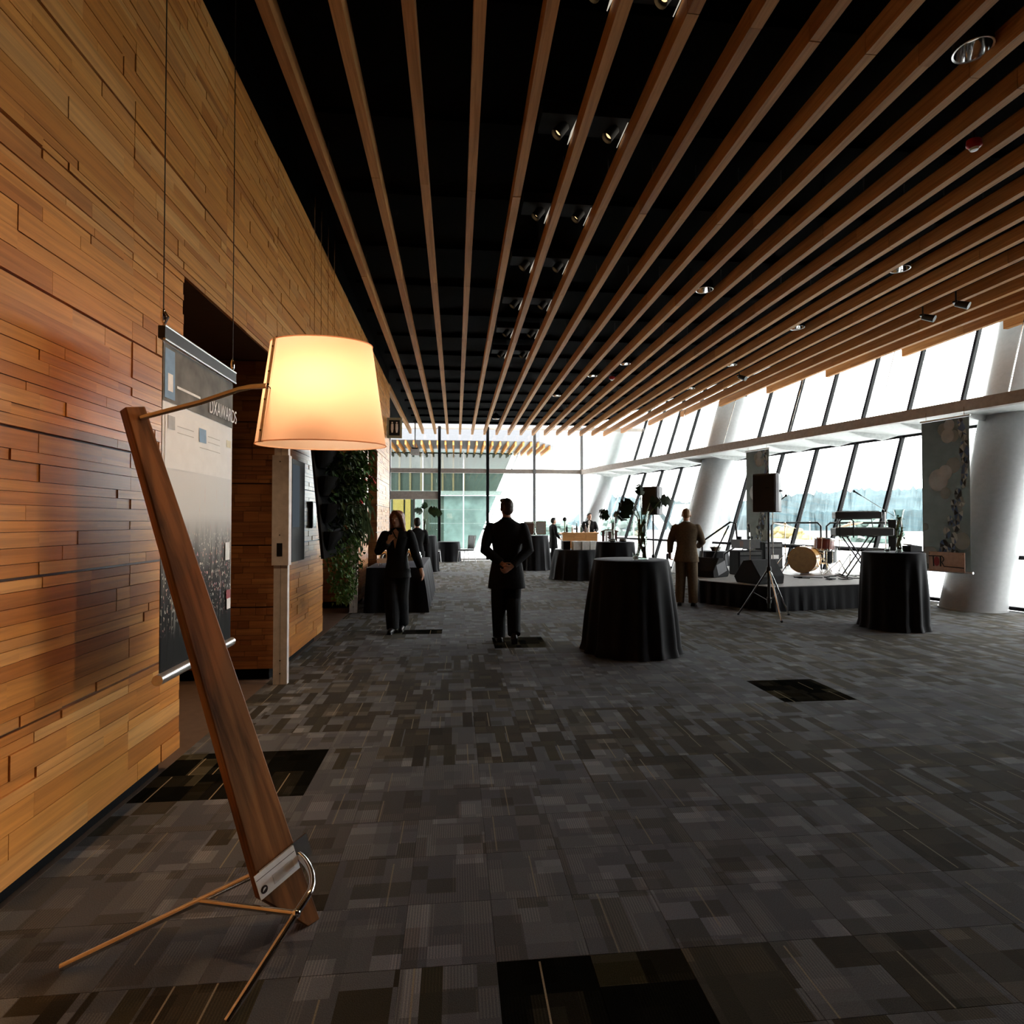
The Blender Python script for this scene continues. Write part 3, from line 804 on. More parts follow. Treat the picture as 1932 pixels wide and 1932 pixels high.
# arm and shade
SCN = Vector((-.490, 2.16, 0)); SB, ST = 1.782, 2.150
armp = [Vector((-1.10, 2.13, 1.866)), Vector((-.90, 2.13, 1.925)), Vector((-.765, 2.12, 1.972)), Vector((-.725, 2.115, 1.980)), Vector((-.655, 2.075, 1.976))]
MB().tube([lampP(p) for p in armp], .0095, 12).build('arm', 'steel', lamp, True)
vs = []; fs = []; n = 56; m = 10
for i in range(m + 1):
    t = i / m; z = SB + (ST - SB) * t; r = .232 + (.181 - .232) * t
    for k in range(n):
        a = 2 * PI * k / n
        vs.append(lampP(SCN + Vector((r * math.cos(a), .62 * r * math.sin(a), z))))
for i in range(m):
    for k in range(n): fs.append((i * n + k, i * n + (k + 1) % n, (i + 1) * n + (k + 1) % n, (i + 1) * n + k))
shade = MB().add(vs, fs).build('lamp_shade', 'lamp_shade_fabric', lamp, True)
for z, r in ((SB, .2325), (ST, .1815)):
    MB().tube([lampP(SCN + Vector((r * math.cos(a), .62 * r * math.sin(a), z))) for a in [2 * PI * k / 40 for k in range(41)]], .0022, 6, False).build('rim', 'lamp_shade_fabric', shade, True)
aa = math.radians(216)
def sp(z, k=1.012):
    r = (.232 + (.181 - .232) * (z - SB) / (ST - SB)) * k
    return SCN + Vector((r * math.cos(aa), .62 * r * math.sin(aa), z))
tg = Vector((-math.sin(aa), .62 * math.cos(aa), 0)).normalized()
p0, p1 = sp(SB), sp(ST); au = (p1 - p0).normalized(); no = tg.cross(au).normalized()
strip = MB().box(lampP((p0 + p1) / 2), (.016, .004, (p1 - p0).length + .006), ax=(tg, no, au)).build('seam_strip', 'aluminium', shade)
strip2 = MB().box(lampP((p0 + p1) / 2 + tg * .011 - no * .0), (.006, .008, (p1 - p0).length + .006), ax=(tg, no, au)).build('seam_flange', 'chrome', shade)
for z in (1.82, 1.93, 2.03, 2.12):
    MB().ell(lampP(sp(z, 1.03)), (.004, .004, .004), n=8, m=5).build('rivet', 'steel', strip)
MB().ell(lampP(SCN + Vector((0, 0, 1.905))), (.026, .026, .032), n=14, m=8).build('bulb', 'bulb_warm', lamp, True)
MB().tube([lampP(Vector((-.655, 2.075, 1.976))), lampP(SCN + Vector((-.06, 0, 1.87))), lampP(SCN + Vector((0, 0, 1.875)))], .006, 8).build('socket_arm', 'steel', lamp, True)
pd = bpy.data.lights.new('lamp_bulb_light', 'POINT'); pd.energy = 4.6; pd.color = (1, .66, .38); pd.shadow_soft_size = .03
po = bpy.data.objects.new('lamp_bulb_light', pd); COL.objects.link(po); po.parent = lamp; po.location = lampP(SCN + Vector((0, 0, 1.99)))
bulb = [c for c in lamp.children if c.name.startswith('bulb')][0]; bulb.visible_shadow = True
po.location = lampP(SCN + Vector((0, .045, 1.985)))

# ------------------------------------------------------------------ hanging banner beside the timber wall
BX = -1.30; y0, y1, zb, zt = 2.69, 3.49, .785, 2.345
ban = thing('hanging_banner', 'tall hanging banner printed with a misty skyline in front of the timber wall', 'banner', (BX, (y0 + y1) / 2, zb))
yc = (y0 + y1) / 2; W2 = (y1 - y0) / 2; HB = zt - zb
# slightly curved cloth
n = 14; vs = []; fs = []
for i in range(n + 1):
    y = -W2 + 2 * W2 * i / n; bul = .012 * math.cos(PI * y / (2 * W2))
    for z, dx in ((.045, 0), (HB * .33, bul), (HB * .66, bul), (HB - .03, 0)):
        vs.append((dx, y, z))
for i in range(n):
    for j in range(3): fs.append((i * 4 + j, i * 4 + 4 + j, i * 4 + 5 + j, i * 4 + 1 + j))
N0 = len(vs); vs += [(x - .004, y, z) for x, y, z in vs]; fs += [tuple(N0 + k for k in reversed(f)) for f in fs]
cloth = MB().add(vs, fs).build('banner_cloth', 'banner_print', ban)
MB().box((.0, 0, HB), (.03, 2 * W2 + .03, .055)).build('top_rail', 'black_metal', ban)
for dz in (.03, -.03): MB().cyl((.012, -W2 - .015, HB + dz), (.012, W2 + .015, HB + dz), .006, n=8).build('rail_edge', 'aluminium', ban)
MB().cyl((0, -W2 - .02, .02), (0, W2 + .02, .02), .024, n=16).build('bottom_roller', 'aluminium', ban, True)
# printed header band, logo tile, lettering, information panel (flat print on the cloth)
def printed(name, ya, yb, za, zc, mat, par, x=.0055):
    mb = MB(); k = 10
    for i in range(k):
        q0, q1 = ya + (yb - ya) * i / k, ya + (yb - ya) * (i + 1) / k
        f = lambda y, z: x + (.012 * math.cos(PI * y / (2 * W2))) * min(1, (HB - .03 - z) / (HB * .3))
        mb.add([(f(q0, za), q0, za), (f(q1, za), q1, za), (f(q1, zc), q1, zc), (f(q0, zc), q0, zc)], [(0, 1, 2, 3)])
    return mb.build(name, mat, par)
band = printed('header_band', -W2, W2, HB - .30, HB - .04, 'banner_band', cloth, .002)
printed('logo_tile', -W2 + .01, -W2 + .10, HB - .285, HB - .06, 'print_blue', cloth, .004)
printed('logo_mark', -W2 + .035, -W2 + .08, HB - .25, HB - .17, 'print_white', cloth, .005)
printed('text_line', -W2 + .12, -W2 + .36, HB - .222, HB - .210, 'print_white', cloth, .004)
printed('info_panel', -W2 + .02, W2 - .02, HB - .60, HB - .34, 'print_pale', cloth, .002)
for ya, yb, za, zc, mt in ((-.36, -.30, .42, .36, 'print_grey'), (-.28, -.12, .40, .397, 'print_grey'), (-.06, .02, .44, .37, 'print_blue'), (.04, .20, .40, .397, 'print_grey'), (.04, .20, .43, .427, 'print_grey'), (-.06, .20, .47, .467, 'print_grey'), (.30, .37, .42, .38, 'print_yellow'), (-.28, -.12, .43, .427, 'print_grey')):
    printed('print_mark', ya, yb, HB - za, HB - zc, mt, cloth, .004)
tm = text_mesh('DXAWARDS', .085, 'print_white', .0005)
link_obj('lettering', tm, cloth, (.014, .055, HB - .27), (PI / 2, 0, PI / 2), (.78, 1.25, 1))
printed('round_badge', W2 - .11, W2 - .04, .50, .60, 'print_white', cloth, .005)
printed('small_badge', W2 - .09, W2 - .02, .28, .33, 'sign_red', cloth, .005)
printed('small_badge', W2 - .08, W2 - .02, .22, .28, 'print_white', cloth, .005)
for y in (-W2, W2):
    MB().cyl((0, y, HB + .10), (0, y, ZT - zb), .0028, n=6).build('suspension_wire', 'black_metal', ban)
    MB().ell((0, y, HB + .075), (.012, .012, .035), n=10, m=8).build('hook', 'chrome', ban, True)
MB().tube([(0, -W2, HB + .10), (.02, -W2, HB + .07), (0, -W2, HB + .03)], .006, 8).build('shackle', 'steel', ban)

# ------------------------------------------------------------------ wayfinding posts and screen at the recess corners
def post(name, lab, x, y, h):
    o = thing(name, lab, 'post', (x, y, 0), 0, 'wayfinding posts')
    MB().box((0, 0, h / 2), (.125, .06, h)).build('upright', 'post_white', o)
    MB().box((0, -.0305, h / 2), (.006, .002, h)).build('groove', 'print_grey', o)
    for z in (.10, .22): MB().ell((0, -.031, z), (.007, .004, .007), n=8, m=5).build('screw', 'black_metal', o)
    return o
o = post('display_post', 'pale aluminium post carrying a wall screen at the first recess corner', -1.615, 5.55, 2.75)
MB().box((.0, -.005, 1.61), (.15, .09, 1.02)).build('screen_housing', 'post_white', o)
for z in (1.18, 1.24): pass
MB().box((-.005, -.052, 1.245), (.05, .004, .12)).build('card_slot', 'black_matte', o)
for z in (1.38, 2.06): MB().ell((-.005, -.051, z), (.006, .003, .006), n=8, m=5).build('screw', 'black_metal', o)
scr = MB().b2((.03, .05, 1.12), (.078, .50, 2.10)).build('screen_frame', 'black_metal', o)
MB().b2((.078, .06, 1.45), (.081, .30, 2.05)).build('screen', 'screen_glow', scr)
post('sign_post', 'pale aluminium post in the opening behind the leafy planter', -1.68, 9.75, 2.9)
o = thing('wall_tablet', 'black tablet box on the timber wall next to the leafy planter', 'tablet', (WX + .003, 6.95, 1.43))
MB().b2((0, -.09, 0), (.035, .09, .31)).build('case', 'black_metal', o); MB().b2((.035, -.075, .02), (.038, .075, .29)).build('screen', 'phone_black', o)
o = thing('thermostat', 'small brown switch plate on the timber wall near the pale screen post', 'switch', (WX + .003, 6.55, 1.80))
MB().b2((0, -.05, 0), (.012, .05, .06)).build('plate', 'leather_brown', o); MB().b2((.012, -.02, .02), (.016, .02, .045)).build('rocker', 'black_matte', o)

# living planter: felt panel with pockets and hanging foliage
def leaf(mb, p, d, up, L, w, bend=.3):
    d = d.normalized(); s = d.cross(up)
    s = s.normalized() if s.length > 1e-4 else Vector((1, 0, 0)); u = s.cross(d)
    q = [p, p + d * L * .35 + s * w / 2 + u * L * .08, p + d * L * .7 + s * w * .35 - u * L * bend * .2, p + d * L - u * L * bend, p + d * L * .7 - s * w * .35 - u * L * bend * .2, p + d * L * .35 - s * w / 2 + u * L * .08, p + d * L * .5 - u * L * .06]
    mb.add(q, [(0, 1, 6), (1, 2, 6), (2, 3, 6), (3, 4, 6), (4, 5, 6), (5, 0, 6)])
o = thing('living_planter', 'hanging black felt planter overflowing with ferns and red flowers on the timber wall', 'planter', (-1.45, 6.75, 0))
MB().add([(-.04, -.62, 2.35), (.10, -.66, 1.12), (.10, .55, 1.12), (-.04, .55, 2.35), (-.06, -.62, 2.35), (.07, -.66, 1.12), (.07, .55, 1.12), (-.06, .55, 2.35)], [(0, 1, 2, 3), (7, 6, 5, 4), (0, 4, 5, 1), (1, 5, 6, 2), (2, 6, 7, 3), (3, 7, 4, 0)]).build('felt_panel', 'felt_black', o)
RL = random.Random(21)
for j in range(4):
    for i in range(3):
        y = -.42 + .4 * i; z = 1.2 + .29 * j; x = .09 - .11 * (z - 1.12) / 1.23 + .02
        MB().loft([((x, y, z), .03, .10), ((x + .03, y, z + .10), .07, .17), ((x + .05, y, z + .2), .09, .19)], 12).build('pocket', 'felt_black', o, True)
for y in (-.5, -.2, .15, .5):
    MB().cyl((-.05, y, 2.5), (-.05, y, ZT), .0035, n=6).build('suspension_wire', 'steel', o)
    MB().tube([(-.05, y, 2.33), (-.03, y + .02, 2.42), (-.05, y, 2.52)], .008, 6).build('hook', 'steel', o)
def foliage(n, zr, yr, xr, L, w, down, rng, thin=False):
    mb = MB()
    for _ in range(n):
        p = Vector((rng.uniform(*xr), rng.uniform(*yr), rng.uniform(*zr)))
        d = Vector((rng.uniform(.1, 1), rng.uniform(-1, 1) * .9, rng.uniform(-1, .6) - down))
        leaf(mb, p, d, Vector((rng.uniform(-.4, .4), rng.uniform(-.4, .4), 1)), rng.uniform(*L), rng.uniform(*w), rng.uniform(.1, .5))
    return mb
tag(foliage(750, (1.35, 2.32), (-.5, .62), (.04, .36), (.05, .12), (.03, .06), .1, RL).build('dark_foliage', 'leaf_dark', o), kind='stuff')
tag(foliage(420, (1.75, 2.4), (-.25, .6), (.1, .42), (.05, .13), (.03, .06), 0, RL).build('upper_foliage', 'leaf_mid', o), kind='stuff')
fm = MB()
for _ in range(900):
    t = RL.random(); z = 1.35 - .75 * t; rr = .30 * (1 - .55 * t)
    p = Vector((.18 + RL.uniform(-1, 1) * rr * .7, -.05 + RL.uniform(-1, 1) * rr * 1.5, z))
    leaf(fm, p, Vector((RL.uniform(-.3, 1), RL.uniform(-1, 1), RL.uniform(-1, .3))), Vector((0, 0, 1)), RL.uniform(.03, .07), RL.uniform(.02, .045))
tag(fm.build('trailing_fern', 'leaf_mid', o), kind='stuff')
fm = MB()
for _ in range(70):
    p = Vector((RL.uniform(.2, .38), RL.uniform(-.1, .6), RL.uniform(1.35, 1.85)))
    leaf(fm, p, Vector((RL.uniform(.2, .8), RL.uniform(-.5, .5), RL.uniform(-1.6, -.3))), Vector((0, 0, 1)), RL.uniform(.15, .3), .016, .3)
tag(fm.build('spider_leaves', 'leaf_pale', o), kind='stuff')
for y, z, x in ((.35, 2.02, .42), (.42, 1.98, .44), (.2, 2.05, .40), (-.05, 1.72, .36), (.12, 1.98, .38)):
    mb = MB()
    for k in range(6): mb.ell((x + .02 * math.cos(k), y + .02 * math.sin(k * 1.05), z + .012 * (k % 3)), (.016, .016, .013), n=8, m=5)
    mb.build('flower', 'flower_red', o)

# restroom sign at the end of the timber wall, hanging white sign at the far glass
o = thing('restroom_sign', 'olive framed restroom sign with pale figures projecting at the end of the timber wall', 'sign', (-1.50, 14.3, 3.56))
MB().box((0, 0, .25), (.36, .06, .50)).build('frame', 'olive_frame', o); MB().box((0, -.032, .25), (.26, .006, .38)).build('panel', 'black_matte', o)
for dx in (-.055, .055):
    f = MB(); f.ell((dx, -.037, .375), (.02, .006, .022), n=10, m=6); f.loft([((dx, -.037, .13), .018, .004), ((dx, -.037, .22), .032, .005), ((dx, -.037, .345), .028, .005)], 10)
    f.build('figure', 'print_white', o)
MB().b2((-.21, -.02, .2), (-.17, .02, .3)).build('wall_bracket', 'olive_frame', o)
o = thing('hanging_sign', 'small white box sign hung on a black rod before the far glass wall', 'sign', (-1.52, 21.7, 4.0))
MB().box((0, 0, .12), (.32, .05, .24)).build('panel', 'card_white', o); MB().cyl((0, 0, .24), (0, 0, ZT - 4.0), .02, n=8).build('rod', 'black_metal', o); MB().box((0, 0, .255), (.22, .05, .05)).build('mount', 'black_metal', o)
# ------------------------------------------------------------------ ceiling fixtures
def downlight(x, y, mat, lab, z=4.98, r=.115):
    o = thing('ceiling_downlight', lab, 'light', (x, y, z), 0, 'round ceiling downlights')
    MB().lathe([(r, 0), (r + .012, -.004), (r + .014, 0), (r, .004)], 28).build('trim_ring', 'aluminium', o, True); MB().lathe([(r + .010, .002), (r + .008, .12), (r * .6, .185)], 28).build('can', 'black_matte', o, True)
    MB().lathe([(r - .001, 0), (r * .85, .10), (r * .55, .17), (.001, .18)], 28).build('reflector', 'chrome', o, True)
    MB().lathe([(.001, .12), (r * .6, .12)], 20).build('lens', mat, o)
    MB().cyl((0, 0, .18), (0, 0, ZT - z - .065), .02, n=8).build('stem', 'black_metal', o)
gap = lambda i: -1.277 + .474 * (i + .5) - .0 + .01
downlight(gap(10) + .08, 3.83, 'lamp_dim', 'large chrome ceiling downlight between slats near the red alarm')
downlight(gap(10), 8.25, 'lamp_dim', 'dim round ceiling downlight in the slats above the draped cocktail table')
downlight(gap(15), 7.3, 'lamp_led', 'glowing round downlight in the slats above the stage front')
downlight(gap(15), 9.7, 'lamp_led', 'round downlight in the slats above the keyboard')
downlight(gap(15), 12.15, 'lamp_dim', 'round downlight in the slats above the amplifiers', r=.10)
downlight(gap(15), 14.4, 'lamp_dim', 'round downlight in the slats above the tan suited man', r=.10)
downlight(gap(10), 12.3, 'lamp_dim', 'round downlight in the slats above the buffet', r=.10)
downlight(gap(9), 13.4, 'lamp_dim', 'round downlight in the slats beside the second red alarm', r=.10)
downlight(gap(8), 15.6, 'lamp_dim', 'round downlight in the slats above the white boxes', r=.10)
downlight(gap(5), 19.3, 'lamp_dim', 'round downlight in the slats near the far glass wall', r=.10)
for x, y, lab in ((gap(12) + .04, 4.75, 'red ceiling fire alarm between slats beside the large chrome downlight'), (gap(10), 13.4, 'small red ceiling fire alarm far along the slats above the buffet')):
    o = thing('fire_alarm', lab, 'alarm', (x, y, 4.91))
    MB().lathe([(.001, .07), (.06, .07), (.065, .02), (.045, 0), (.001, -.005)], 20, sx=1.1, sy=.8).build('body', 'alarm_red', o, True)
    MB().lathe([(.001, -.025), (.03, -.022), (.04, -.004)], 16).build('strobe', 'ceramic_white', o, True)
    MB().cyl((0, 0, .07), (0, 0, ZT - 4.91), .015, n=8).build('stem', 'black_metal', o)
# small black stage spots hung under the outer slats
for x, y, lab in ((7.55, 8.6, 'small black stage spot hung under the slats above the keyboards'), (7.60, 8.03, 'small black stage spot hung under the slats near the thick column'), (6.47, 12.58, 'small black stage spot hung under the slats above the amplifiers')):
    o = thing('stage_spot', lab, 'light', (x, y, 4.84), .6, 'stage spots under the slats')
    MB().tube([(0, 0, .0), (.0, -.16, -.08)], [.045, .055], 14).build('can', 'black_metal', o, True); MB().b2((-.06, -.03, .0), (.06, .03, .03)).build('yoke', 'black_metal', o)
    MB().cyl((0, 0, .02), (0, 0, ZT - 4.84), .012, n=8).build('drop_rod', 'black_metal', o); MB().tube([(0, 0, .1), (.05, .02, .0), (.02, -.06, -.02)], .006, 6).build('cable', 'black_matte', o)
# paired spotlights aimed at the timber wall
spots = []
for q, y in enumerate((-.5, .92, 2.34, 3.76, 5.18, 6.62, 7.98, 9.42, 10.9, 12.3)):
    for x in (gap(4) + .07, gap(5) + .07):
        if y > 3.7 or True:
            o = thing('wall_spotlight', 'boxed black spotlight with a pale self-glowing baffle tucked between the ceiling slats', 'light', (x, y, 5.05), 0, 'spotlights between the slats')
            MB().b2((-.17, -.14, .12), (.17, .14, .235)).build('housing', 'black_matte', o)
            MB().add([(.10, -.09, .0), (.16, -.09, .13), (.16, .09, .13), (.10, .09, .0), (.105, -.09, -.003), (.165, -.09, .127), (.165, .09, .127), (.105, .09, -.003)], [(0, 1, 2, 3), (7, 6, 5, 4), (0, 4, 5, 1), (2, 6, 7, 3), (3, 7, 4, 0), (1, 5, 6, 2)]).build('glow_baffle', 'lamp_dim', o)  # baffle emits a glow in place of lamplight falling on it
            can = MB(); can.tube([(.06, 0, .12), (-.02, 0, .02)], [.05, .055], 16, False); can.build('can', 'black_metal', o, True)
            c2 = Vector((.005, 0, .052)); dd = Vector((-.08, 0, -.10)).normalized(); e1 = Vector((0, 1, 0)); e2 = dd.cross(e1)
            MB().add([c2 + (e1 * math.cos(a) + e2 * math.sin(a)) * .034 for a in [2 * PI * k / 16 for k in range(16)]], [tuple(range(16))]).build('lens', 'bulb_warm', o)
            if x < gap(4) + .1: spots.append((o, y))
for o, y in spots:
    if y > 11.5: continue
    ld = bpy.data.lights.new('wall_spot', 'SPOT'); ld.energy = 185 if y < 6 else 22; ld.color = (1, .58, .25); ld.spot_size = math.radians(46); ld.spot_blend = .9; ld.shadow_soft_size = .05
    lo = bpy.data.objects.new('wall_spot', ld); COL.objects.link(lo); lo.parent = o; lo.location = (-.03, 0, .0)
    tgt = Vector((WX, y - .2, .95)); dv = tgt - Vector((o.location.x, y, 5.05)); lo.rotation_euler = dv.to_track_quat('-Z', 'Y').to_euler()

# ------------------------------------------------------------------ draped tables
def drape(rt, rb, h, nf, amp, seed, sx=1.0, sy=1.0, pool=.02):
    rng = random.Random(seed); n = nf * 10; ph = [rng.uniform(-.5, .5) for _ in range(nf)]; am = [rng.uniform(.5, 1.25) for _ in range(nf)]
    vs = [(0, 0, h)]; fs = []; prof = [(.55, 1.0), (.97, 1.0), (1.0, .995)] + [(None, t) for t in (.03, .12, .25, .42, .6, .78, .92, 1.0)]
    rows_ = []
    for (a, b) in prof:
        row = []
        for k in range(n):
            th = 2 * PI * k / n
            q = k / n * nf; i = int(q) % nf
            wav = math.cos(2 * PI * q + ph[i] * math.sin(2 * PI * q)) * am[i]
            if a is not None: r = rt * a; z = h * b
            else:
                t = b; r = rt + (rb - rt) * (t ** .8) + amp * wav * min(1, t * 1.6); z = h * (1 - t) + .004
                if t > .99: r += pool
            row.append(len(vs)); vs.append((r * math.cos(th) * sx, r * math.sin(th) * sy, z))
        rows_.append(row)
    for k in range(n): fs.append((0, rows_[0][k], rows_[0][(k + 1) % n]))
    for a, b in zip(rows_[:-1], rows_[1:]):
        for k in range(n): fs.append((a[k], b[k], b[(k + 1) % n], a[(k + 1) % n]))
    return MB().add(vs, fs)
def round_table(name, lab, loc, rt, rb, h, nf, seed, amp=.03, cat='table', group='black draped tables'):
    o = thing(name, lab, cat, (loc[0], loc[1], 0), 0, group)
    drape(rt, rb, h, nf, amp, seed).build('tablecloth', 'table_cloth', o, True)
    MB().lathe([(.001, 0), (rt - .01, 0), (rt - .01, -.02), (.001, -.02)], 24, (0, 0, h - .004)).build('table_top', 'gear_grey', o)
    MB().cyl((0, 0, .03), (0, 0, h - .02), .035, n=12).build('pedestal', 'gear_grey', o)
    MB().lathe([(.001, .035), (.05, .035), (.27, .012), (.27, .001), (.001, .001)], 20).build('base', 'gear_grey', o)
    return o
T1 = (2.048, 6.602); T2 = (6.20, 7.64); T3 = (2.47, 18.05); T4 = (3.56, 12.61); BF = (3.25, 15.15); T5 = (6.85, 14.75); T6 = (-.95, 17.7); FT_ = (-.27, 22.2)
round_table('cocktail_table', 'tall black draped cocktail table holding the green monstera vase', T1, .43, .55, 1.065, 15, 1, .03)
round_table('cocktail_table', 'tall black draped cocktail table in front of the stage beside the red-dot sign', T2, .385, .415, 1.075, 13, 2, .028)
round_table('cocktail_table', 'tall black draped cocktail table beside the framed pictures and the waiter', T3, .44, .52, 1.08, 12, 3, .03)
round_table('cocktail_table', 'tall black draped cocktail table with a slim vase between the buffet and the loudspeaker', T4, .42, .50, 1.06, 10, 4, .03)
round_table('buffet_table', 'low round black draped table stacked with white boxes', BF, .62, .74, .775, 14, 5, .035)
round_table('side_table', 'low black draped table with bowls behind the stage edge', T5, .36, .44, .73, 10, 6, .03)
round_table('cocktail_table', 'tall black draped cocktail table behind the woman with red hair', T6, .36, .44, 1.09, 10, 7, .03)
round_table('dining_table', 'low black draped table between two chairs at the far glass', FT_, .42, .46, .75, 10, 8, .02)
# long buffet along the timber wall behind the woman
o = thing('long_buffet', 'long black draped buffet beside the timber wall behind the woman with red hair', 'table', (-1.02, 11.2, 0))
rng = random.Random(9); vs = []; fs = []; per = []
cx, cy = .46, 1.42
pts = []
for (ax0, ay0, ax1, ay1, k) in ((-cx, -cy, cx, -cy, 22), (cx, -cy, cx, cy, 66), (cx, cy, -cx, cy, 22), (-cx, cy, -cx, -cy, 66)):
    for i in range(k): pts.append((ax0 + (ax1 - ax0) * i / k, ay0 + (ay1 - ay0) * i / k))
n = len(pts)
for t in (0, .02, .2, .5, .8, 1.0):
    for i, (x, y) in enumerate(pts):
        w = (math.sin(i * .95) + .5 * math.sin(i * .37)) * .018 * min(1, t * 2) + .10 * t
        l = math.hypot(x / cx, y / cy); nx = (1 if abs(x) > cx - .002 else 0) * math.copysign(1, x); ny = (1 if abs(y) > cy - .002 else 0) * math.copysign(1, y)
        vs.append((x + nx * w if nx > 0 else x + nx * w * .3, y + ny * w, .735 * (1 - t) + .003))
for r in range(5):
    for i in range(n): fs.append((r * n + i, (r + 1) * n + i, (r + 1) * n + (i + 1) % n, r * n + (i + 1) % n))
fs.append(tuple(range(n)))
MB().add(vs, fs).build('tablecloth', 'table_cloth', o, True)
MB().b2((-.44, -1.4, .70), (.44, 1.4, .73)).build('table_top', 'gear_grey', o)
for x in (-.38, .38):
    for y in (-1.3, 1.3): MB().b2((x - .02, y - .02, 0), (x + .02, y + .02, .70)).build('leg', 'gear_grey', o)
def chafing(loc, lab):
    o = thing('chafing_dish', lab, 'dish', loc, 0, 'chafing dishes on the long buffet')
    MB().box((0, 0, .10), (.32, .46, .08)).build('pan', 'steel', o)
    MB().loft([((0, 0, .14), .16, .23), ((0, 0, .20), .15, .22), ((0, 0, .25), .10, .16), ((0, 0, .262), .03, .05)], 20).build('lid', 'chrome', o, True)
    for x in (-.13, .13):
        for y in (-.19, .19): MB().cyl((x, y, 0), (x, y, .09), .009, n=8).build('leg', 'steel', o)
    MB().tube([(.0, -.05, .255), (0, -.04, .29), (0, .04, .29), (0, .05, .255)], .007, 8).build('handle', 'steel', o)
chafing((-1.18, 10.25, .7395), 'steel chafing dish at the near end of the long black buffet')
chafing((-.80, 10.75, .7395), 'steel chafing dish on the long black buffet behind the waving woman')
chafing((-1.05, 11.7, .7395), 'steel chafing dish in the middle of the long black buffet')

# ------------------------------------------------------------------ vases, candles, small tableware
def monstera(mb, base, d, up, L):
    d = Vector(d).normalized(); s = d.cross(Vector(up)).normalized(); u = s.cross(d)
    out = [(0, 0), (.14, .34), (.38, .50), (.44, .30), (.52, .30), (.60, .47), (.68, .26), (.75, .25), (.82, .36), (.88, .18), (1.0, 0)]
    pts = out + [(a, -b) for a, b in reversed(out[1:-1])]
    P = [Vector(base) + d * L * a + s * L * b * .95 - u * L * (.22 * a * a + .18 * abs(b)) for a, b in pts]
    c = [Vector(base) + d * L * a - u * L * .22 * a * a for a in (.3, .6, .85)]
    vs = P + c; k = len(P); fs = []
    for i in range(k):
        j = (i + 1) % k; am = (pts[i][0] + pts[j][0]) / 2
        ci = k + (0 if am < .45 else 1 if am < .73 else 2)
        fs.append((i, j, ci))
    fs += [(k, k + 1, 2), (k, k + 1, len(pts) - 2), (k + 1, k + 2, 5), (k + 1, k + 2, len(pts) - 5)]
    mb.add(vs, fs)
def vase(loc, lab, h, r, prof, leaves, fill, stems=True):
    o = thing('glass_vase', lab, 'vase', loc, 0, 'glass vases')
    p = [(r * a, h * b) for a, b in prof]; t = .004
    MB().lathe([(.001, 0)] + p + [(q - t, z) for q, z in reversed(p)] + [(.001, .012)], 24).build('vessel', 'vase_glass', o, True)
    rng = random.Random(int(h * 1000))
    mb = MB()
    for k in range(4):
        a0 = rng.uniform(0, 6.28); pp = [Vector((r * .45 * math.cos(a0 + 5 * t2), r * .45 * math.sin(a0 + 5 * t2), .015 + h * .8 * t2)) for t2 in [i / 12 for i in range(13)]]
        mb.tube(pp, r * .16, 6)
    mb.build('twisted_stems', fill, o, True)
    mb = MB()
    for _ in range(26):
        q = Vector((rng.uniform(-.5, .5) * r, rng.uniform(-.5, .5) * r, rng.uniform(.1, .85) * h)); leaf(mb, q, Vector((rng.uniform(-1, 1), rng.uniform(-1, 1), rng.uniform(-.5, 1))), Vector((0, 0, 1)), r * .8, r * .4)
    mb.build('leaf_filling', 'leaf_mid', o)
    for (b, d, L) in leaves:
        b = Vector(b); mid = Vector((b.x * .35, b.y * .35, h * .8 + (b.z - h) * .5))
        st = MB().tube([Vector((0, 0, h * .3)), mid, b], .006, 6).build('stem', 'stem_green', o)
        mb = MB(); monstera(mb, b, d, (.25, -1, .35), L * 1.15); mb.build('leaf', 'monstera', st)
    return o
FL = [(.9, 0), (.72, .12), (.62, .35), (.66, .7), (.85, .95), (1.0, 1.0)]
vase((2.18, 6.58, 1.068), 'tall glass vase with three dark monstera leaves and green coils', .56, .085, FL,
     [((-.10, 0, .66), (-.9, -.2, -.25), .17), ((-.02, 0, .74), (.05, .1, 1), .13), ((.10, .02, .66), (.9, .1, .12), .17), ((-.14, .05, .62), (-.4, .2, -1), .18), ((.24, .04, .70), (1, .1, -.05), .16)], 'stem_green')
vase((3.50, 12.58, 1.063), 'slim pale glass vase with small dark leaves on the table before the buffet', .50, .06, [(1.2, 0), (.6, .15), (.55, .6), (.7, 1.0)],
     [((-.08, 0, .56), (-1, 0, .1), .2), ((-.10, .05, .62), (-.6, .3, .4), .2), ((.06, 0, .58), (1, .2, .1), .18), ((0, 0, .6), (.2, -.6, .2), .16)], 'ceramic_white')
vase((6.27, 7.60, 1.078), 'trumpet glass vase filled with coiled green leaves beside the stage', .60, .075, [(.75, 0), (.5, .05), (.42, .2), (.45, .72), (.8, .95), (.95, 1.0)], [], 'stem_green')
vase((2.48, 18.0, 1.083), 'small bright glass vase on the cocktail table beside the framed pictures', .45, .06, [(1.3, 0), (.5, .2), (.4, .6), (.6, 1)], [], 'ceramic_white')
vase((-.95, 17.7, 1.093), 'glass vase with spreading dark leaves behind the woman with red hair', .5, .06, FL, [((-.05, 0, .72), (-.8, -.5, .3), .24), ((.1, 0, .75), (1, -.3, .2), .28), ((0, 0, .8), (.1, -.6, .6), .22), ((.2, 0, .72), (1, -.1, -.1), .3)], 'stem_green')
def candle(loc, lab):
    o = thing('candle_glass', lab, 'candle', loc, 0, 'votive candles')
    MB().lathe([(.001, 0), (.03, 0), (.036, .075), (.033, .075), (.028, .008), (.001, .008)], 18).build('glass', 'vase_glass', o, True)
    MB().lathe([(.001, .045), (.027, .045), (.027, .01), (.001, .01)], 14).build('wax', 'ceramic_white', o)
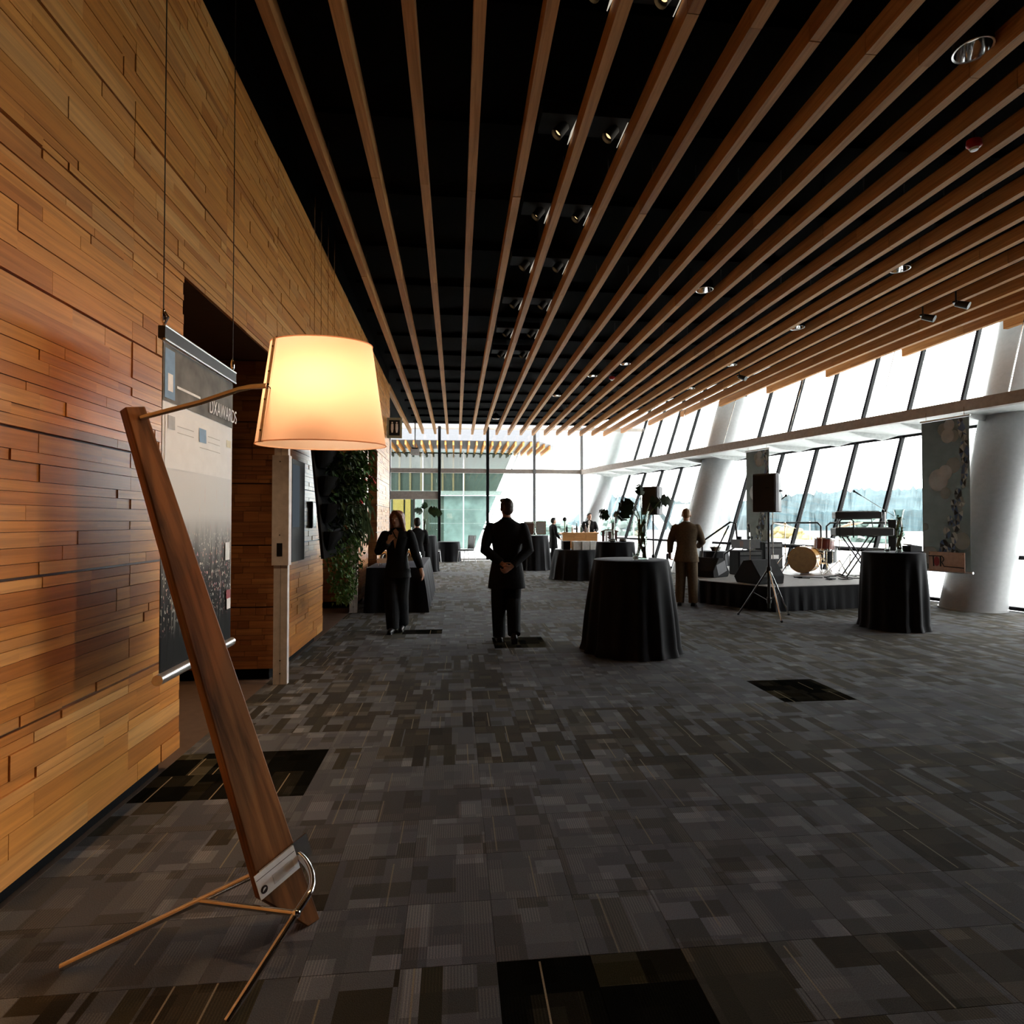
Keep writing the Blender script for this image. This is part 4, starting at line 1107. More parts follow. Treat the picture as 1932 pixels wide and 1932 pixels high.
candle((2.05, 6.42, 1.068), 'votive candle glass beside the monstera vase')
candle((6.02, 7.52, 1.078), 'votive candle glass beside the trumpet vase')
candle((6.12, 7.42, 1.078), 'second votive candle glass in front of the trumpet vase')
o = thing('card_box', 'flat black tray box with white cards on the cocktail table beside the trumpet vase', 'box', (6.50, 7.66, 1.079), .2)
MB().box((0, 0, .04), (.22, .16, .08)).build('tray', 'black_matte', o); MB().box((0, 0, .09), (.16, .12, .015), (0, .15, 0)).build('cards', 'card_white', o)
for q, (x, y, mt) in enumerate(((2.9, 15.0, 'black_matte'), (3.12, 14.78, 'box_white'), (3.34, 14.76, 'box_white'), (3.56, 14.80, 'box_white'))):
    o = thing('carton_box', ['black crate at the left of the white boxes on the buffet', 'white carton next to the black crate on the buffet', 'middle white carton in the row on the buffet', 'white carton at the end of the row on the buffet'][q], 'box', (x, y, .78), .05 * q, 'boxes on the buffet')
    MB().box((0, 0, .105), (.19, .24, .21)).build('body', mt, o); MB().box((0, 0, .215), (.2, .25, .012)).build('lid', mt, o)
for q, (x, y, r) in enumerate(((3.70, 12.50, .09), (3.42, 12.36, .08), (3.75, 12.72, .07))):
    o = thing('plate_stack', ['dark plate stack at the front of the slim vase table', 'dark saucer pile left of the slim vase', 'dark bowl behind the slim vase'][q], 'plates', (x, y, 1.063), 0, 'tableware by the slim vase')
    for k in range(3): MB().lathe([(.001, 0), (r * .6, 0), (r, .02), (r, .026), (.001, .008)], 18, (0, 0, .022 * k)).build('plate', 'gear_grey' if k % 2 == 0 else 'ceramic_white', o, True)
for q, (x, y, r) in enumerate(((6.80, 14.62, .12), (7.0, 14.82, .1))):
    o = thing('serving_bowl', ['brown serving bowl on the low table behind the stage', 'pale serving bowl on the low table behind the stage'][q], 'bowl', (x, y, .733))
    MB().lathe([(.001, 0), (r * .5, 0), (r, .11), (r - .01, .11), (r * .5, .015), (.001, .012)], 20).build('bowl', ['leather_brown', 'ceramic_white'][q], o, True); MB().lathe([(.001, .07), (r * .75, .07), (r * .5, .1), (.001, .13)], 14).build('contents', 'leaf_dark', o, True)

# ------------------------------------------------------------------ bar corner
o = thing('bar_counter', 'light timber bar counter near the far glass corner', 'bar', (4.4, 20.35, 0), -.06)
for a, b in ((-.62, -.20), (-.195, .2), (.205, .62)): MB().b2((a, -.30, .05), (b, -.27, 1.08)).build('front_panel', 'bar_wood', o)
MB().b2((-.62, -.27, .0), (.62, .28, 1.08)).build('body', 'gear_grey', o); MB().b2((-.66, -.34, 1.08), (.66, .32, 1.13)).build('counter_top', 'bar_wood', o)
RB = random.Random(4)
for q, (x, hh, mt, lab) in enumerate(((3.95, .30, 'crystal_dark', 'dark bottle at the left end of the bar'), (4.15, .26, 'ceramic_white', 'white bottle on the bar next to the dark one'), (4.32, .34, 'shoe_black', 'tall black bottle in the middle of the bar'), (4.47, .28, 'leaf_dark', 'green bottle on the bar counter'), (4.62, .30, 'leather_brown', 'brown bottle on the bar counter'), (4.75, .25, 'ceramic_white', 'short white bottle at the right end of the bar'))):
    o = thing('bottle', lab, 'bottle', (x, 20.35 + RB.uniform(-.12, .12), 1.132), 0, 'bottles on the bar')
    MB().lathe([(.001, 0), (.036, 0), (.038, .02), (.038, hh * .55), (.015, hh * .75), (.013, hh)], 14).build('glass', mt, o, True); MB().lathe([(.014, hh - .02), (.015, hh), (.001, hh + .004)], 12).build('cap', 'steel', o)
def framed(loc, rz, w, h, lab, mt):
    o = thing('framed_picture', lab, 'picture', loc, rz, 'framed pictures by the bar')
    for x, z, dx, dz in ((0, h - .03, w, .06), (0, .03, w, .06), (-w / 2 + .03, h / 2, .06, h), (w / 2 - .03, h / 2, .06, h)): MB().box((x, 0, z), (dx, .03, dz)).build('frame', 'frame_gold', o)
    MB().box((0, .005, h / 2), (w - .1, .012, h - .1)).build('print', mt, o)
    for x in (-w * .3, w * .3): MB().tube([(x, .03, h * .7), (x * 1.3, .18 if x > 0 else .18, -loc[2])], .012, 6).build('easel_leg', 'black_metal', o)
    MB().tube([(0, .04, h * .8), (0, .45, -loc[2])], .012, 6).build('easel_leg', 'black_metal', o)
framed((2.52, 19.3, 1.02), 0, .46, .50, 'brown picture in a pale frame on an easel behind the small bright vase', 'picture_dark')
framed((3.0, 20.5, 1.05), -.2, .46, .48, 'grey picture in a pale frame on an easel beside the waiter', 'print_grey')
o = thing('striped_chair', 'armchair with dark striped back beside the bar counter', 'chair', (5.35, 19.6, 0), -.2)
MB().b2((-.28, -.26, .40), (.28, .28, .50)).build('seat', 'cushion_stripe', o)
for k in range(5): MB().b2((-.27 + .11 * k, .24, .5), (-.18 + .11 * k, .29, 1.18)).build('back_slat', 'cushion_stripe' if k % 2 == 0 else 'ceramic_white', o)
MB().tube([(-.3, .26, 1.16), (-.15, .26, 1.22), (.15, .26, 1.22), (.3, .26, 1.16)], .025, 8).build('top_rail', 'leather_brown', o)
for x in (-.25, .25):
    for y in (-.22, .25): MB().cyl((x, y, 0), (x, y, .42), .022, n=8).build('leg', 'leather_brown', o)
    MB().tube([(x * 1.1, -.22, .42), (x * 1.15, -.22, .68), (x * 1.1, .2, .74)], .02, 8).build('arm', 'leather_brown', o)
o = thing('desk_lamp', 'small black desk lamp on the bar counter', 'lamp', (3.86, 20.2, 1.132))
MB().lathe([(.001, .02), (.07, .015), (.07, 0), (.001, 0)], 16).build('base', 'black_metal', o); MB().cyl((0, 0, .02), (0, 0, .42), .022, n=8).build('stem', 'leaf_pale', o); MB().ell((0, 0, .47), (.08, .08, .08), n=12, m=8).build('head', 'black_metal', o, True)

# chairs at the far table
def chair(loc, rz, lab):
    o = thing('banquet_chair', lab, 'chair', loc, rz, 'banquet chairs at the far table')
    MB().b2((-.21, -.21, .43), (.21, .21, .49)).build('seat', 'gear_grey', o)
    MB().add([(-.2, .20, .50), (.2, .20, .50), (.22, .27, 1.0), (-.22, .27, 1.0), (-.2, .24, .50), (.2, .24, .50), (.22, .31, 1.0), (-.22, .31, 1.0)], [(3, 2, 1, 0), (4, 5, 6, 7), (0, 1, 5, 4), (1, 2, 6, 5), (2, 3, 7, 6), (3, 0, 4, 7)]).build('backrest', 'gear_grey', o)
    for x in (-.2, .2):
        MB().tube([(x, -.2, .43), (x * 1.1, -.24, 0)], .014, 8).build('leg', 'aluminium', o)
        MB().tube([(x * 1.05, .26, .98), (x, .21, .46), (x * 1.1, .30, 0)], .014, 8).build('leg', 'aluminium', o)
    MB().tube([(-.2, -.2, .42), (.2, -.2, .42)], .012, 6).build('seat_rail', 'aluminium', o)
chair((.38, 21.5, 0), -1.0, 'grey banquet chair at the right of the far draped table')
chair((-.86, 21.5, 0), 1.0, 'grey banquet chair at the left of the far draped table')

# ------------------------------------------------------------------ stage
SZ = .42
poly = [(5.25, 9.15), (8.40, 9.62), tuple(KS(11.3, 7.6)[:2]), tuple(KS(11.3, 11.4)[:2]), (5.6, 13.2), (4.52, 10.35)]
o = thing('stage', 'low black skirted stage with grey deck carrying the band equipment', 'stage', (0, 0, 0))
MB().prism([(x, y) for x, y in poly], SZ - .05, SZ).build('deck', 'stage_top', o)
mb = MB(); rs = random.Random(8)
for i, ((xa, ya), (xb, yb)) in enumerate(zip(poly, poly[1:] + poly[:1])):
    L = math.hypot(xb - xa, yb - ya); nx, ny = (yb - ya) / L, -(xb - xa) / L; k = int(L * 22); vs = []
    for j in range(k + 1):
        t = j / k; f = .014 * math.sin(j * 1.5) + rs.uniform(-.006, .006)
        for z, g in ((SZ - .01, .004), (SZ - .06, .006 + f * .3), (.2, .012 + f), (.003, .02 + f * 1.3)): vs.append((xa + (xb - xa) * t + nx * g, ya + (yb - ya) * t + ny * g, z))
    mb.add(vs, [(j * 4 + q, j * 4 + 1 + q, j * 4 + 5 + q, j * 4 + 4 + q) for j in range(k) for q in range(3)])
mb.build('skirt', 'table_cloth', o, True)
for x, y in poly: MB().b2((x * .97 + 6.8 * .03 - .03, y * .97 + 11.2 * .03 - .03, 0), (x * .97 + 6.8 * .03 + .03, y * .97 + 11.2 * .03 + .03, SZ - .05)).build('leg', 'black_metal', o)
MB().prism([(6.75, 10.95), (8.35, 11.1), (8.2, 12.5), (6.7, 12.3)], SZ, SZ + .006).build('drum_rug', 'leather_brown', o)

# loudspeakers on stands
def speaker(loc, rz, lab):
    o = thing('loudspeaker', lab, 'speaker', loc, rz, 'loudspeakers on stands')
    pr = [(-.18, -.17), (.18, -.17), (.20, -.10), (.13, .18), (-.13, .18), (-.20, -.10)]
    b = MB().prism(pr, 0, .60).build('cabinet', 'speaker_side', o)
    bv = b.modifiers.new('b', 'BEVEL'); bv.width = .012; bv.segments = 2
    g = MB().b2((-.165, -.182, .02), (.165, -.168, .58)).build('grille', 'speaker_grille', o)
    MB().b2((.03, -.186, .37), (.10, -.181, .385)).build('badge', 'black_matte', g)
    for x in (-.201, .201): MB().box((x * .92, .03, .33), (.012, .10, .03)).build('handle', 'black_matte', o)
    MB().tube([(0, .05, .60), (0, .0, .63), (0, -.05, .60)], .006, 6).build('eye_bolt', 'steel', o)
def stand(loc, H, rz, lab, col='black_metal'):
    o = thing('speaker_stand', lab, 'stand', loc, rz, 'tripod speaker stands')
    MB().cyl((0, 0, .18), (0, 0, H), .018, n=12).build('pole', col, o); MB().cyl((0, 0, .15), (0, 0, .75), .023, n=12).build('lower_tube', col, o)
    MB().lathe([(.03, .70), (.036, .72), (.036, .78), (.03, .80)], 14, close=True).build('collar', col, o); MB().cyl((0, 0, .75), (.06, 0, .75), .012, n=8).build('knob', col, o)
    MB().lathe([(.03, .22), (.036, .24), (.036, .30), (.03, .32)], 14, close=True).build('lower_collar', col, o)
    for k in range(3):
        a = 2 * PI * k / 3; e = Vector((math.cos(a), math.sin(a), 0))
        lg = MB().tube([e * .03 + Vector((0, 0, .73)), e * .46 + Vector((0, 0, .02))], .012, 8).build('leg', ['steel', col, 'steel'][k], o)
        MB().ell(e * .46 + Vector((0, 0, .018)), (.02, .02, .018), n=8, m=6).build('rubber_foot', 'black_matte', lg)
        MB().tube([e * .03 + Vector((0, 0, .27)), e * .24 + Vector((0, 0, .385))], .008, 6).build('brace', col, o)
stand((4.90, 8.62, 0), 1.66, math.radians(22), 'black tripod stand under the loudspeaker at the stage corner')
speaker((4.90, 8.62, 1.655), math.radians(-52), 'black loudspeaker on a tripod before the narrow jewel-print banner')
stand((4.22, 12.0, 0), 1.66, math.radians(80), 'black tripod stand under the loudspeaker behind the monstera leaves')
speaker((4.22, 12.0, 1.655), math.radians(-48), 'black loudspeaker on a tripod behind the monstera leaves')

# stage gear
def wedge(loc, rz, lab, s=1.0):
    o = thing('stage_monitor', lab, 'monitor', loc, rz, 'wedge stage monitors')
    pr = [(-.28, 0), (.24, 0), (.30, .10), (.08, .40), (-.10, .42), (-.30, .14)]
    w = .29 * s
    vs = [(-w, y * s, z * s) for y, z in pr] + [(w, y * s, z * s) for y, z in pr]; n = 6
    c = MB().add(vs, [tuple(range(n)), tuple(range(2 * n - 1, n - 1, -1))] + [(i, i + n, (i + 1) % n + n, (i + 1) % n) for i in range(n)]).build('cabinet', 'black_matte', o)
    bv = c.modifiers.new('b', 'BEVEL'); bv.width = .01
    MB().box((w + .002, 0, .2 * s), (.004, .32 * s, .24 * s), (.3, 0, 0)).build('side_plate', 'speaker_side', o)
    a = math.atan2(.30, -.22)
    MB().box((0, .195 * s, .255 * s), (w * 1.8, .36 * s, .006), (a - PI, 0, 0)).build('grille', 'speaker_side', o)
wedge((5.38, 9.80, SZ + .001), math.radians(18), 'wedge stage monitor at the stage corner behind the speaker stand', 1.0)
wedge((5.05, 11.05, SZ + .001), math.radians(-60), 'wedge stage monitor beside the man in the tan suit', .9)
def amp(loc, rz, w, h, dd, lab, label_plate=False):
    o = thing('amplifier', lab, 'amplifier', loc, rz, 'stage amplifiers')
    c = MB().box((0, 0, h / 2), (w, dd, h)).build('cabinet', 'black_matte', o)
    bv = c.modifiers.new('b', 'BEVEL'); bv.width = .012
    MB().box((0, -dd / 2 - .002, h * .42), (w * .88, .006, h * .68)).build('grille', 'speaker_grille', o); MB().box((0, -dd / 2 - .002, h * .88), (w * .88, .006, h * .12)).build('control_panel', 'gear_grey', o)
    if label_plate: MB().box((.03, -dd / 2 - .008, h * .45), (.20, .006, .09)).build('label_plate', 'print_white', o)
    MB().tube([(-.08, 0, h), (-.06, 0, h + .03), (.06, 0, h + .03), (.08, 0, h)], .01, 8).build('handle', 'black_metal', o)
amp((5.95, 11.35, SZ + .001), .15, .56, .50, .32, 'black guitar amplifier under the stacked gear behind the corner monitor')
amp((7.25, 12.75, SZ + .001), .15, .50, .62, .32, 'black amplifier with a white label behind the bass drum', True)
o = thing('equipment_case', 'brown and black equipment case stacked on the guitar amplifier', 'case', (5.95, 11.35, SZ + .5445), .15)
MB().box((0, 0, .09), (.48, .28, .18)).build('body', 'gear_grey', o); MB().box((-.2, -.142, .09), (.08, .008, .12)).build('corner', 'leather_brown', o)
for x in (-.15, .12): MB().cyl((x, 0, .18), (x, 0, .24), .05, n=14).build('coil', 'black_matte', o)
# drum kit (one thing per drum or stand)
def drum(name, lab, c, axis, r, d, shell, head, rz=0, legs=None, z0=SZ + .007):
    o = thing(name, lab, 'drum', (c[0], c[1], z0)); axd = Vector(axis).normalized(); e1 = axd.orthogonal().normalized(); e2 = axd.cross(e1); C = Vector((0, 0, c[2] - z0))
    def ring(p, rr, n=32): return [p + (e1 * math.cos(2 * PI * k / n) + e2 * math.sin(2 * PI * k / n)) * rr for k in range(n)]
    def band_(pts, nm, mt):
        vs = [q for p, rr in pts for q in ring(p, rr)]; fs = [(i * 32 + k, i * 32 + (k + 1) % 32, (i + 1) * 32 + (k + 1) % 32, (i + 1) * 32 + k) for i in range(len(pts) - 1) for k in range(32)]
        return MB().add(vs, fs).build(nm, mt, o, True)
    f, b = C - axd * d / 2, C + axd * d / 2
    band_([(f, r), (b, r)], 'shell', shell)
    for p, s in ((f, -1), (b, 1)):
        band_([(p - axd * .012, r + .002), (p - axd * .012, r + .012), (p + axd * .018, r + .012), (p + axd * .018, r + .002)], 'hoop', head[1])
        MB().add([p + axd * s * .004] + ring(p + axd * s * .002, r), [(0, 1 + k, 1 + (k + 1) % 32) for k in range(32)]).build('drum_head', head[0], o)
    for k in range(8):
        a = 2 * PI * k / 8; q = (e1 * math.cos(a) + e2 * math.sin(a)) * (r + .012)
        MB().tube([f + q, b + q], .005, 6).build('tension_rod', 'chrome', o)
    return o, C, axd
ADR = Vector((.72, .69, 0)).normalized()
o, C, a = drum('bass_drum', 'honey wood bass drum with tan head at the front of the drum kit', (7.30, 11.45, SZ + .30), ADR, .265, .40, 'drum_wood', ('drum_head', 'drum_wood'))
for s in (-1, 1): 
    e = Vector((-ADR.y, ADR.x, 0)) * s
    MB().tube([C + e * .25 - ADR * .1, Vector((0, 0, .012)) + e * .38 - ADR * .25], .009, 8).build('spur', 'steel', o)
MB().b2((-.06, -.06, 0), (.06, .06, .036)).build('cradle', 'black_metal', o)
o, C, a = drum('snare_drum', 'dark red snare drum on a chrome stand beside the bass drum', (7.80, 11.55, 1.02), (.1, .05, 1), .19, .24, 'drum_red', ('print_white', 'chrome'))
MB().cyl((0, 0, .25), (0, 0, C.z - .13), .012, n=8).build('stand_pole', 'chrome', o)
for k in range(3):
    e = Vector((math.cos(k * 2.09 + .4), math.sin(k * 2.09 + .4), 0)); MB().tube([(0, 0, .32), e * .26 + Vector((0, 0, .012))], .009, 6).build('stand_leg', 'chrome', o); MB().tube([Vector((0, 0, C.z - .2)), e * .18 + Vector((0, 0, C.z - .125))], .007, 6).build('basket_arm', 'chrome', o)
o, C, a = drum('floor_tom', 'dark floor tom behind the snare drum', (8.12, 11.95, .80), (0, 0, 1), .21, .40, 'shoe_black', ('print_white', 'chrome'))
for k in range(3):
    e = Vector((math.cos(k * 2.09), math.sin(k * 2.09), 0)); MB().tube([e * .225 + Vector((0, 0, .5)), e * .235 + Vector((0, 0, .01))], .008, 6).build('leg', 'chrome', o)
def cymbal(c, z, tilt, r, lab):
    o = thing('cymbal_stand', lab, 'cymbal', (c[0], c[1], SZ + .007)); h = z - SZ - .007
    MB().lathe([(.001, .035), (.03, .03), (.05, .012), (r, -.02), (r, -.022), (.05, .010), (.001, .03)], 32).build('cymbal', 'bronze_cymbal', o, True)
    cy = o.children[0]; cy.location = (0, 0, h); cy.rotation_euler = tilt
    MB().cyl((0, 0, .2), (0, 0, h + .06), .008, n=8).build('pole', 'chrome', o); MB().ell((0, 0, h + .05), (.014, .014, .014), n=8, m=6).build('wing_nut', 'chrome', o)
    for k in range(3):
        e = Vector((math.cos(k * 2.09 + 1), math.sin(k * 2.09 + 1), 0)); MB().tube([(0, 0, .40), e * .28 + Vector((0, 0, .012))], .009, 6).build('leg', 'chrome', o)
cymbal((7.20, 12.0), 1.44, (.10, .24, 0), .24, 'bronze crash cymbal on a chrome stand above the bass drum')
cymbal((8.25, 11.35), 1.46, (-.2, -.12, 0), .24, 'bronze ride cymbal on a chrome stand behind the keyboard')
o = thing('hi_hat_stand', 'chrome hi-hat stand and pedals in the tangle beside the drums', 'stand', (7.78, 11.02, SZ + .001))
MB().cyl((0, 0, .03), (0, 0, .75), .009, n=8).build('pole', 'chrome', o)
for k in range(3):
    e = Vector((math.cos(k * 2.09 + .5), math.sin(k * 2.09 + .5), 0)); MB().tube([(0, 0, .3), e * .27 + Vector((0, 0, .012))], .009, 6).build('leg', 'chrome', o)
MB().box((-.05, -.16, .04), (.08, .26, .015), (.2, 0, 0)).build('pedal', 'steel', o)
for dz in (.70, .73): MB().lathe([(.001, .012), (.03, .01), (.16, 0), (.03, .008), (.001, .01)], 24, (0, 0, dz)).build('hat', 'bronze_cymbal', o, True)
# keyboards on an X stand
KB = Vector((7.72, 10.40)); kr = math.radians(-16)
o = thing('keyboard_stand', 'black double X keyboard stand on the stage', 'stand', (KB.x, KB.y, SZ + .001), kr)
for y in (-.12, .12):
    for s in (-1, 1): MB().tube([(-.26 * s, y, .012), (.24 * s, y, .80)], .014, 8).build('leg', 'black_metal', o)
for x in (-.26, .26): MB().tube([(x, -.2, .014), (x, .2, .014)], .014, 8).build('foot', 'black_metal', o)
for x in (-.24, .24): MB().tube([(x, -.2, .80), (x, .2, .80)], .014, 8).build('support', 'black_metal', o)
MB().tube([(-.36, -.12, .78), (-.36, -.12, 1.10), (-.32, -.12, 1.13), (-.16, -.12, 1.13), (-.12, -.12, 1.10), (-.12, -.12, .78)], .014, 8).build('tier_frame', 'black_metal', o)
MB().tube([(-.36, .14, .82), (-.3, .14, 1.14), (.3, .14, 1.14), (.34, .14, .82)], .012, 8).build('tier_frame', 'black_metal', o)
def kboard(nm, lab, z, L, dd, h, rz, off):
    o = thing(nm, lab, 'keyboard', (KB.x + off[0], KB.y + off[1], z), rz)
    c = MB().box((0, 0, h / 2), (L, dd, h)).build('case', 'gear_grey', o); bv = c.modifiers.new('b', 'BEVEL'); bv.width = .015
    MB().box((0, -dd * .2, h + .004), (L * .9, dd * .42, .008)).build('white_keys', 'ceramic_white', o); MB().box((0, dd * .25, h + .003), (L * .8, dd * .3, .006)).build('control_panel', 'black_matte', o)
    k = MB()
    for i in range(24): k.box((-L * .44 + L * .88 * i / 23, -dd * .12, h + .012), (.012, dd * .24, .012))
    k.build('black_keys', 'black_matte', o)
kboard('stage_keyboard', 'wide dark keyboard on the lower tier of the X stand', SZ + .816, 1.02, .30, .15, kr, (.08, 0))
kboard('synthesizer', 'brown black synthesizer on the upper tier of the X stand', SZ + 1.146, .80, .28, .13, kr - .1, (.0, .03))
def mic_stand(loc, rz, lab, h, boom, rise):
    o = thing('microphone_stand', lab, 'microphone', loc, rz, 'microphone stands')
    MB().cyl((0, 0, .04), (0, 0, h), .009, n=8).build('pole', 'steel', o)
    for k in range(3):
        e = Vector((math.cos(k * 2.09 + .3), math.sin(k * 2.09 + .3), 0)); MB().tube([(0, 0, .10), e * .30 + Vector((0, 0, .012))], .009, 6).build('leg', 'black_metal', o)
    tip = Vector((boom, 0, h + rise)); b = MB().tube([Vector((-boom * .35, 0, h - rise * .35)), tip], .007, 6).build('boom_arm', 'steel', o)
    dv = tip.normalized() if False else Vector((boom, 0, rise)).normalized()
    m = MB().tube([tip, tip + dv * .14], [.010, .014], 10).build('microphone', 'black_matte', b); MB().ell(tip + dv * .16, (.024, .024, .028), n=10, m=8).build('mic_head', 'black_metal', b, True)
    MB().ell((0, 0, h), (.02, .02, .025), n=8, m=6).build('clutch', 'black_metal', o)
mic_stand((6.20, 10.75, SZ + .001), .3, 'black microphone stand with angled mic right of the corner loudspeaker', 1.38, .22, .14)
mic_stand((8.42, 10.55, SZ + .001), math.radians(160), 'chrome boom microphone stand over the keyboards', 1.30, .42, .30)
mic_stand((5.62, 10.55, SZ + .001), 1.2, 'short white microphone stand in front of the guitar amplifier', .78, .06, .10)
# guard rails at the stage edge
def rail(pts, posts, lab):
    o = thing('guard_rail', lab, 'railing', (pts[0][0], pts[0][1], SZ)); P = [Vector(p) - Vector((pts[0][0], pts[0][1], SZ)) for p in pts]
    MB().tube(P, .022, 10).build('rail_tube', 'black_metal', o, True)
    for a, b in posts: MB().tube([Vector(a) - Vector((pts[0][0], pts[0][1], SZ)), Vector(b) - Vector((pts[0][0], pts[0][1], SZ))], .018, 8).build('baluster', 'black_metal', o)
a, b = KS(11.2, 8.0), KS(11.2, 9.6); c, d = KS(11.2, 9.75), KS(11.2, 11.2)
for (p, q, lab) in ((a, b, 'black guard rail at the stage back beside the jewel-print banner'), (c, d, 'black guard rail at the stage back behind the keyboards')):
    up_ = Vector((0, 0, 1.06)); z = Vector((0, 0, SZ))
    m1 = p.lerp(q, .06); m2 = p.lerp(q, .94)
    z = z + Vector((0, 0, .003)); rail([p + z, p + z + up_ * .93, m1 + z + up_, m2 + z + up_, q + z + up_ * .93, q + z], [(p + z + up_ * .5, q + z + up_ * .5)], lab)
rail([(5.75, 13.0, SZ + .003), (5.75, 13.0, SZ + .62), (6.22, 12.55, SZ + 1.08), (6.32, 12.5, SZ + 1.05), (6.36, 12.48, SZ + .55), (6.15, 12.7, SZ + .35), (6.15, 12.7, SZ + .003)], [((6.2, 12.58, SZ + 1.0), (5.85, 12.9, SZ + .02))], 'bent black stair handrail at the left rear of the stage')
o = thing('blanket_drape', 'black cloth hung over the guard rail end beside the jewel-print banner', 'cloth', tuple(KS(11.2, 8.05, SZ + .45)))
MB().box((0, 0, .32), (.10, .16, .64), ax=(NV, WV, Vector((0, 0, 1)))).build('cloth', 'black_matte', o); MB().box((0, 0, .66), (.12, .18, .04), ax=(NV, WV, Vector((0, 0, 1)))).build('fold', 'black_matte', o)
o = thing('cable_tangle', 'loose black cables lying on the stage between drums and keyboards', 'cables', (7.3, 10.55, SZ))
RC = random.Random(2)
for _ in range(9):
    x, y = RC.uniform(-.3, .5), RC.uniform(-.35, .35); pp = []
    for k in range(9): pp.append((x, y, .009)); x += RC.uniform(-.14, .16); y += RC.uniform(-.14, .14)
    MB().tube(pp, .008, 6).build('cable', 'black_matte', o)

# ------------------------------------------------------------------ jewel-print banners under the ledge
def jewel_banner(k, s0, s1, z0, z1, lab, seed):
    c = KS(k, (s0 + s1) / 2, z0); o = thing('jewel_banner', lab, 'banner', tuple(c), math.atan2(WV.y, WV.x) + PI, 'jewel-print banners'); W = (s1 - s0) / 2; H = z1 - z0
    # local +x runs towards the camera end, local +y faces the room
    th = .006
    b = MB().box((0, 0, H / 2), (2 * W, th, H - .04)).build('banner_cloth', 'banner_grey', o)
    MB().cyl((-W - .02, 0, H), (W + .02, 0, H), .018, n=10).build('top_rail', 'aluminium', o); MB().cyl((-W - .03, 0, .0), (W + .03, 0, .0), .02, n=12).build('bottom_roller', 'aluminium', o)
    for x in (-W * .8, W * .8): MB().cyl((x, 0, H), (x, 0, H + .15 + (3.43 - z1) * 0 + .0), .004, n=6).build('tie', 'steel', o)
    rng = random.Random(seed); fy = -th / 2
    def disc(x, z, r, mt, lift, sq=1.2):
        pts = []
        for q in range(28):
            a = 2 * PI * q / 28; px, pz = x + r * math.cos(a), z + r * sq * math.sin(a)
            pts.append((max(-W, min(W, px)), fy - lift, max(.03, min(H - .03, pz))))
        MB().add(pts, [tuple(range(28))]).build('printed_bubble', mt, b)
    for x, z, r, mt, l in ((-.02, .93, .10, 'bokeh_dim', .001), (.08, .955, .09, 'bokeh', .0015), (.15, .88, .09, 'bokeh_dim', .001), (.05, .885, .11, 'bokeh', .002), (-.12, .60, .17, 'bokeh', .001), (.0, .645, .12, 'bokeh', .0022), (.0, .51, .09, 'bokeh_dim', .0015), (.14, .69, .12, 'bokeh_dim', .0006), (-.28, .10, .14, 'bokeh_dim', .001), (-.36, .29, .06, 'bokeh_dim', .001), (.27, .2, .13, 'bokeh_dim', .001)):
        disc(x * W / .41, z * H, r * W / .41, mt, l)
    # faceted stones running down the right side
    path = [(.27, .96), (.30, .90), (.33, .84), (.32, .77), (.33, .70), (.33, .63), (.30, .57), (.22, .50), (.27, .45), (.15, .43), (.22, .38), (.08, .33), (.18, .30), (.02, .25), (.15, .22), (-.02, .17), (.10, .15), (.02, .10), (.18, .11), (-.06, .12)]
    for q, (x, z) in enumerate(path):
        x *= W / .41; z *= H; r = rng.uniform(.06, .10) * W / .41
        k6 = 8; rot = rng.uniform(0, 6); ring = []
        for j in range(k6):
            a = 2 * PI * j / k6 + rot; rr = r * rng.uniform(.8, 1.15); ring.append((min(W, x + rr * math.cos(a) * .8), fy - .003 - .0003 * q, max(.03, min(H - .03, z + rr * math.sin(a) * 1.5))))
        ctr = (min(W, x), fy - .003 - .0003 * q, z)
        mb = MB(); pal = ['crystal_dark', 'crystal_light', 'crystal_blue', 'crystal_mid']
        for j in range(k6):
            mb.cm = rng.choice((0, 1, 1, 2, 2 if q % 3 else 0, 3)); mb.add([ctr, ring[j], ring[(j + 1) % k6]], [(0, 1, 2)])
        mb.build('printed_stone', pal, b)
    return o
jewel_banner(10.42, 6.19, 6.96, .66, 3.27, 'wide grey banner printed with bubbles and blue stones beside the thick leaning column', 1)
jewel_banner(10.62, 10.68, 11.42, .66, 3.27, 'narrow grey jewel-print banner behind the corner loudspeaker', 2)
p = KS(10.37, 6.54, .66)
o = thing('sponsor_sign', 'salmon board with black lettering and a red dot below the jewel-print banner', 'sign', tuple(p), math.atan2(WV.y, WV.x) + PI)
o.scale = (.87, 1, 1)
MB().box((0, 0, .165), (.66, .016, .33)).build('board', 'sign_board', o)
fy = -.0085
def stroke(pts, w=.014, mt='sign_black', nm='letter_stroke'): return MB().tube([(x, fy, z) for x, z in pts], w, 6).build(nm, mt, o)
stroke([(-.33, .255), (-.235, .255)], .009); stroke([(-.245, .26), (-.235, .08)], .012)
stroke([(-.245, .258), (-.08, .258), (-.05, .23), (-.045, .20), (-.06, .17), (-.085, .16), (-.04, .085), (.32, .075)], .009); stroke([(-.105, .258), (-.105, .08)], .012)
pts = [(-.17 + .052 * math.cos(2 * PI * q / 24), fy - .0115, .165 + .082 * math.sin(2 * PI * q / 24)) for q in range(24)]
MB().add(pts, [tuple(range(24))]).build('red_letter_o', 'sign_red', o)
stroke([(-.17, .22), (-.17, .11)], .006, 'sign_board', 'letter_gap').location = (0, -.006, 0)
MB().ell((.30, fy, .30), (.008, .004, .008), n=8, m=5).build('bolt', 'steel', o); MB().ell((-.31, fy, .30), (.008, .004, .008), n=8, m=5).build('bolt', 'steel', o)

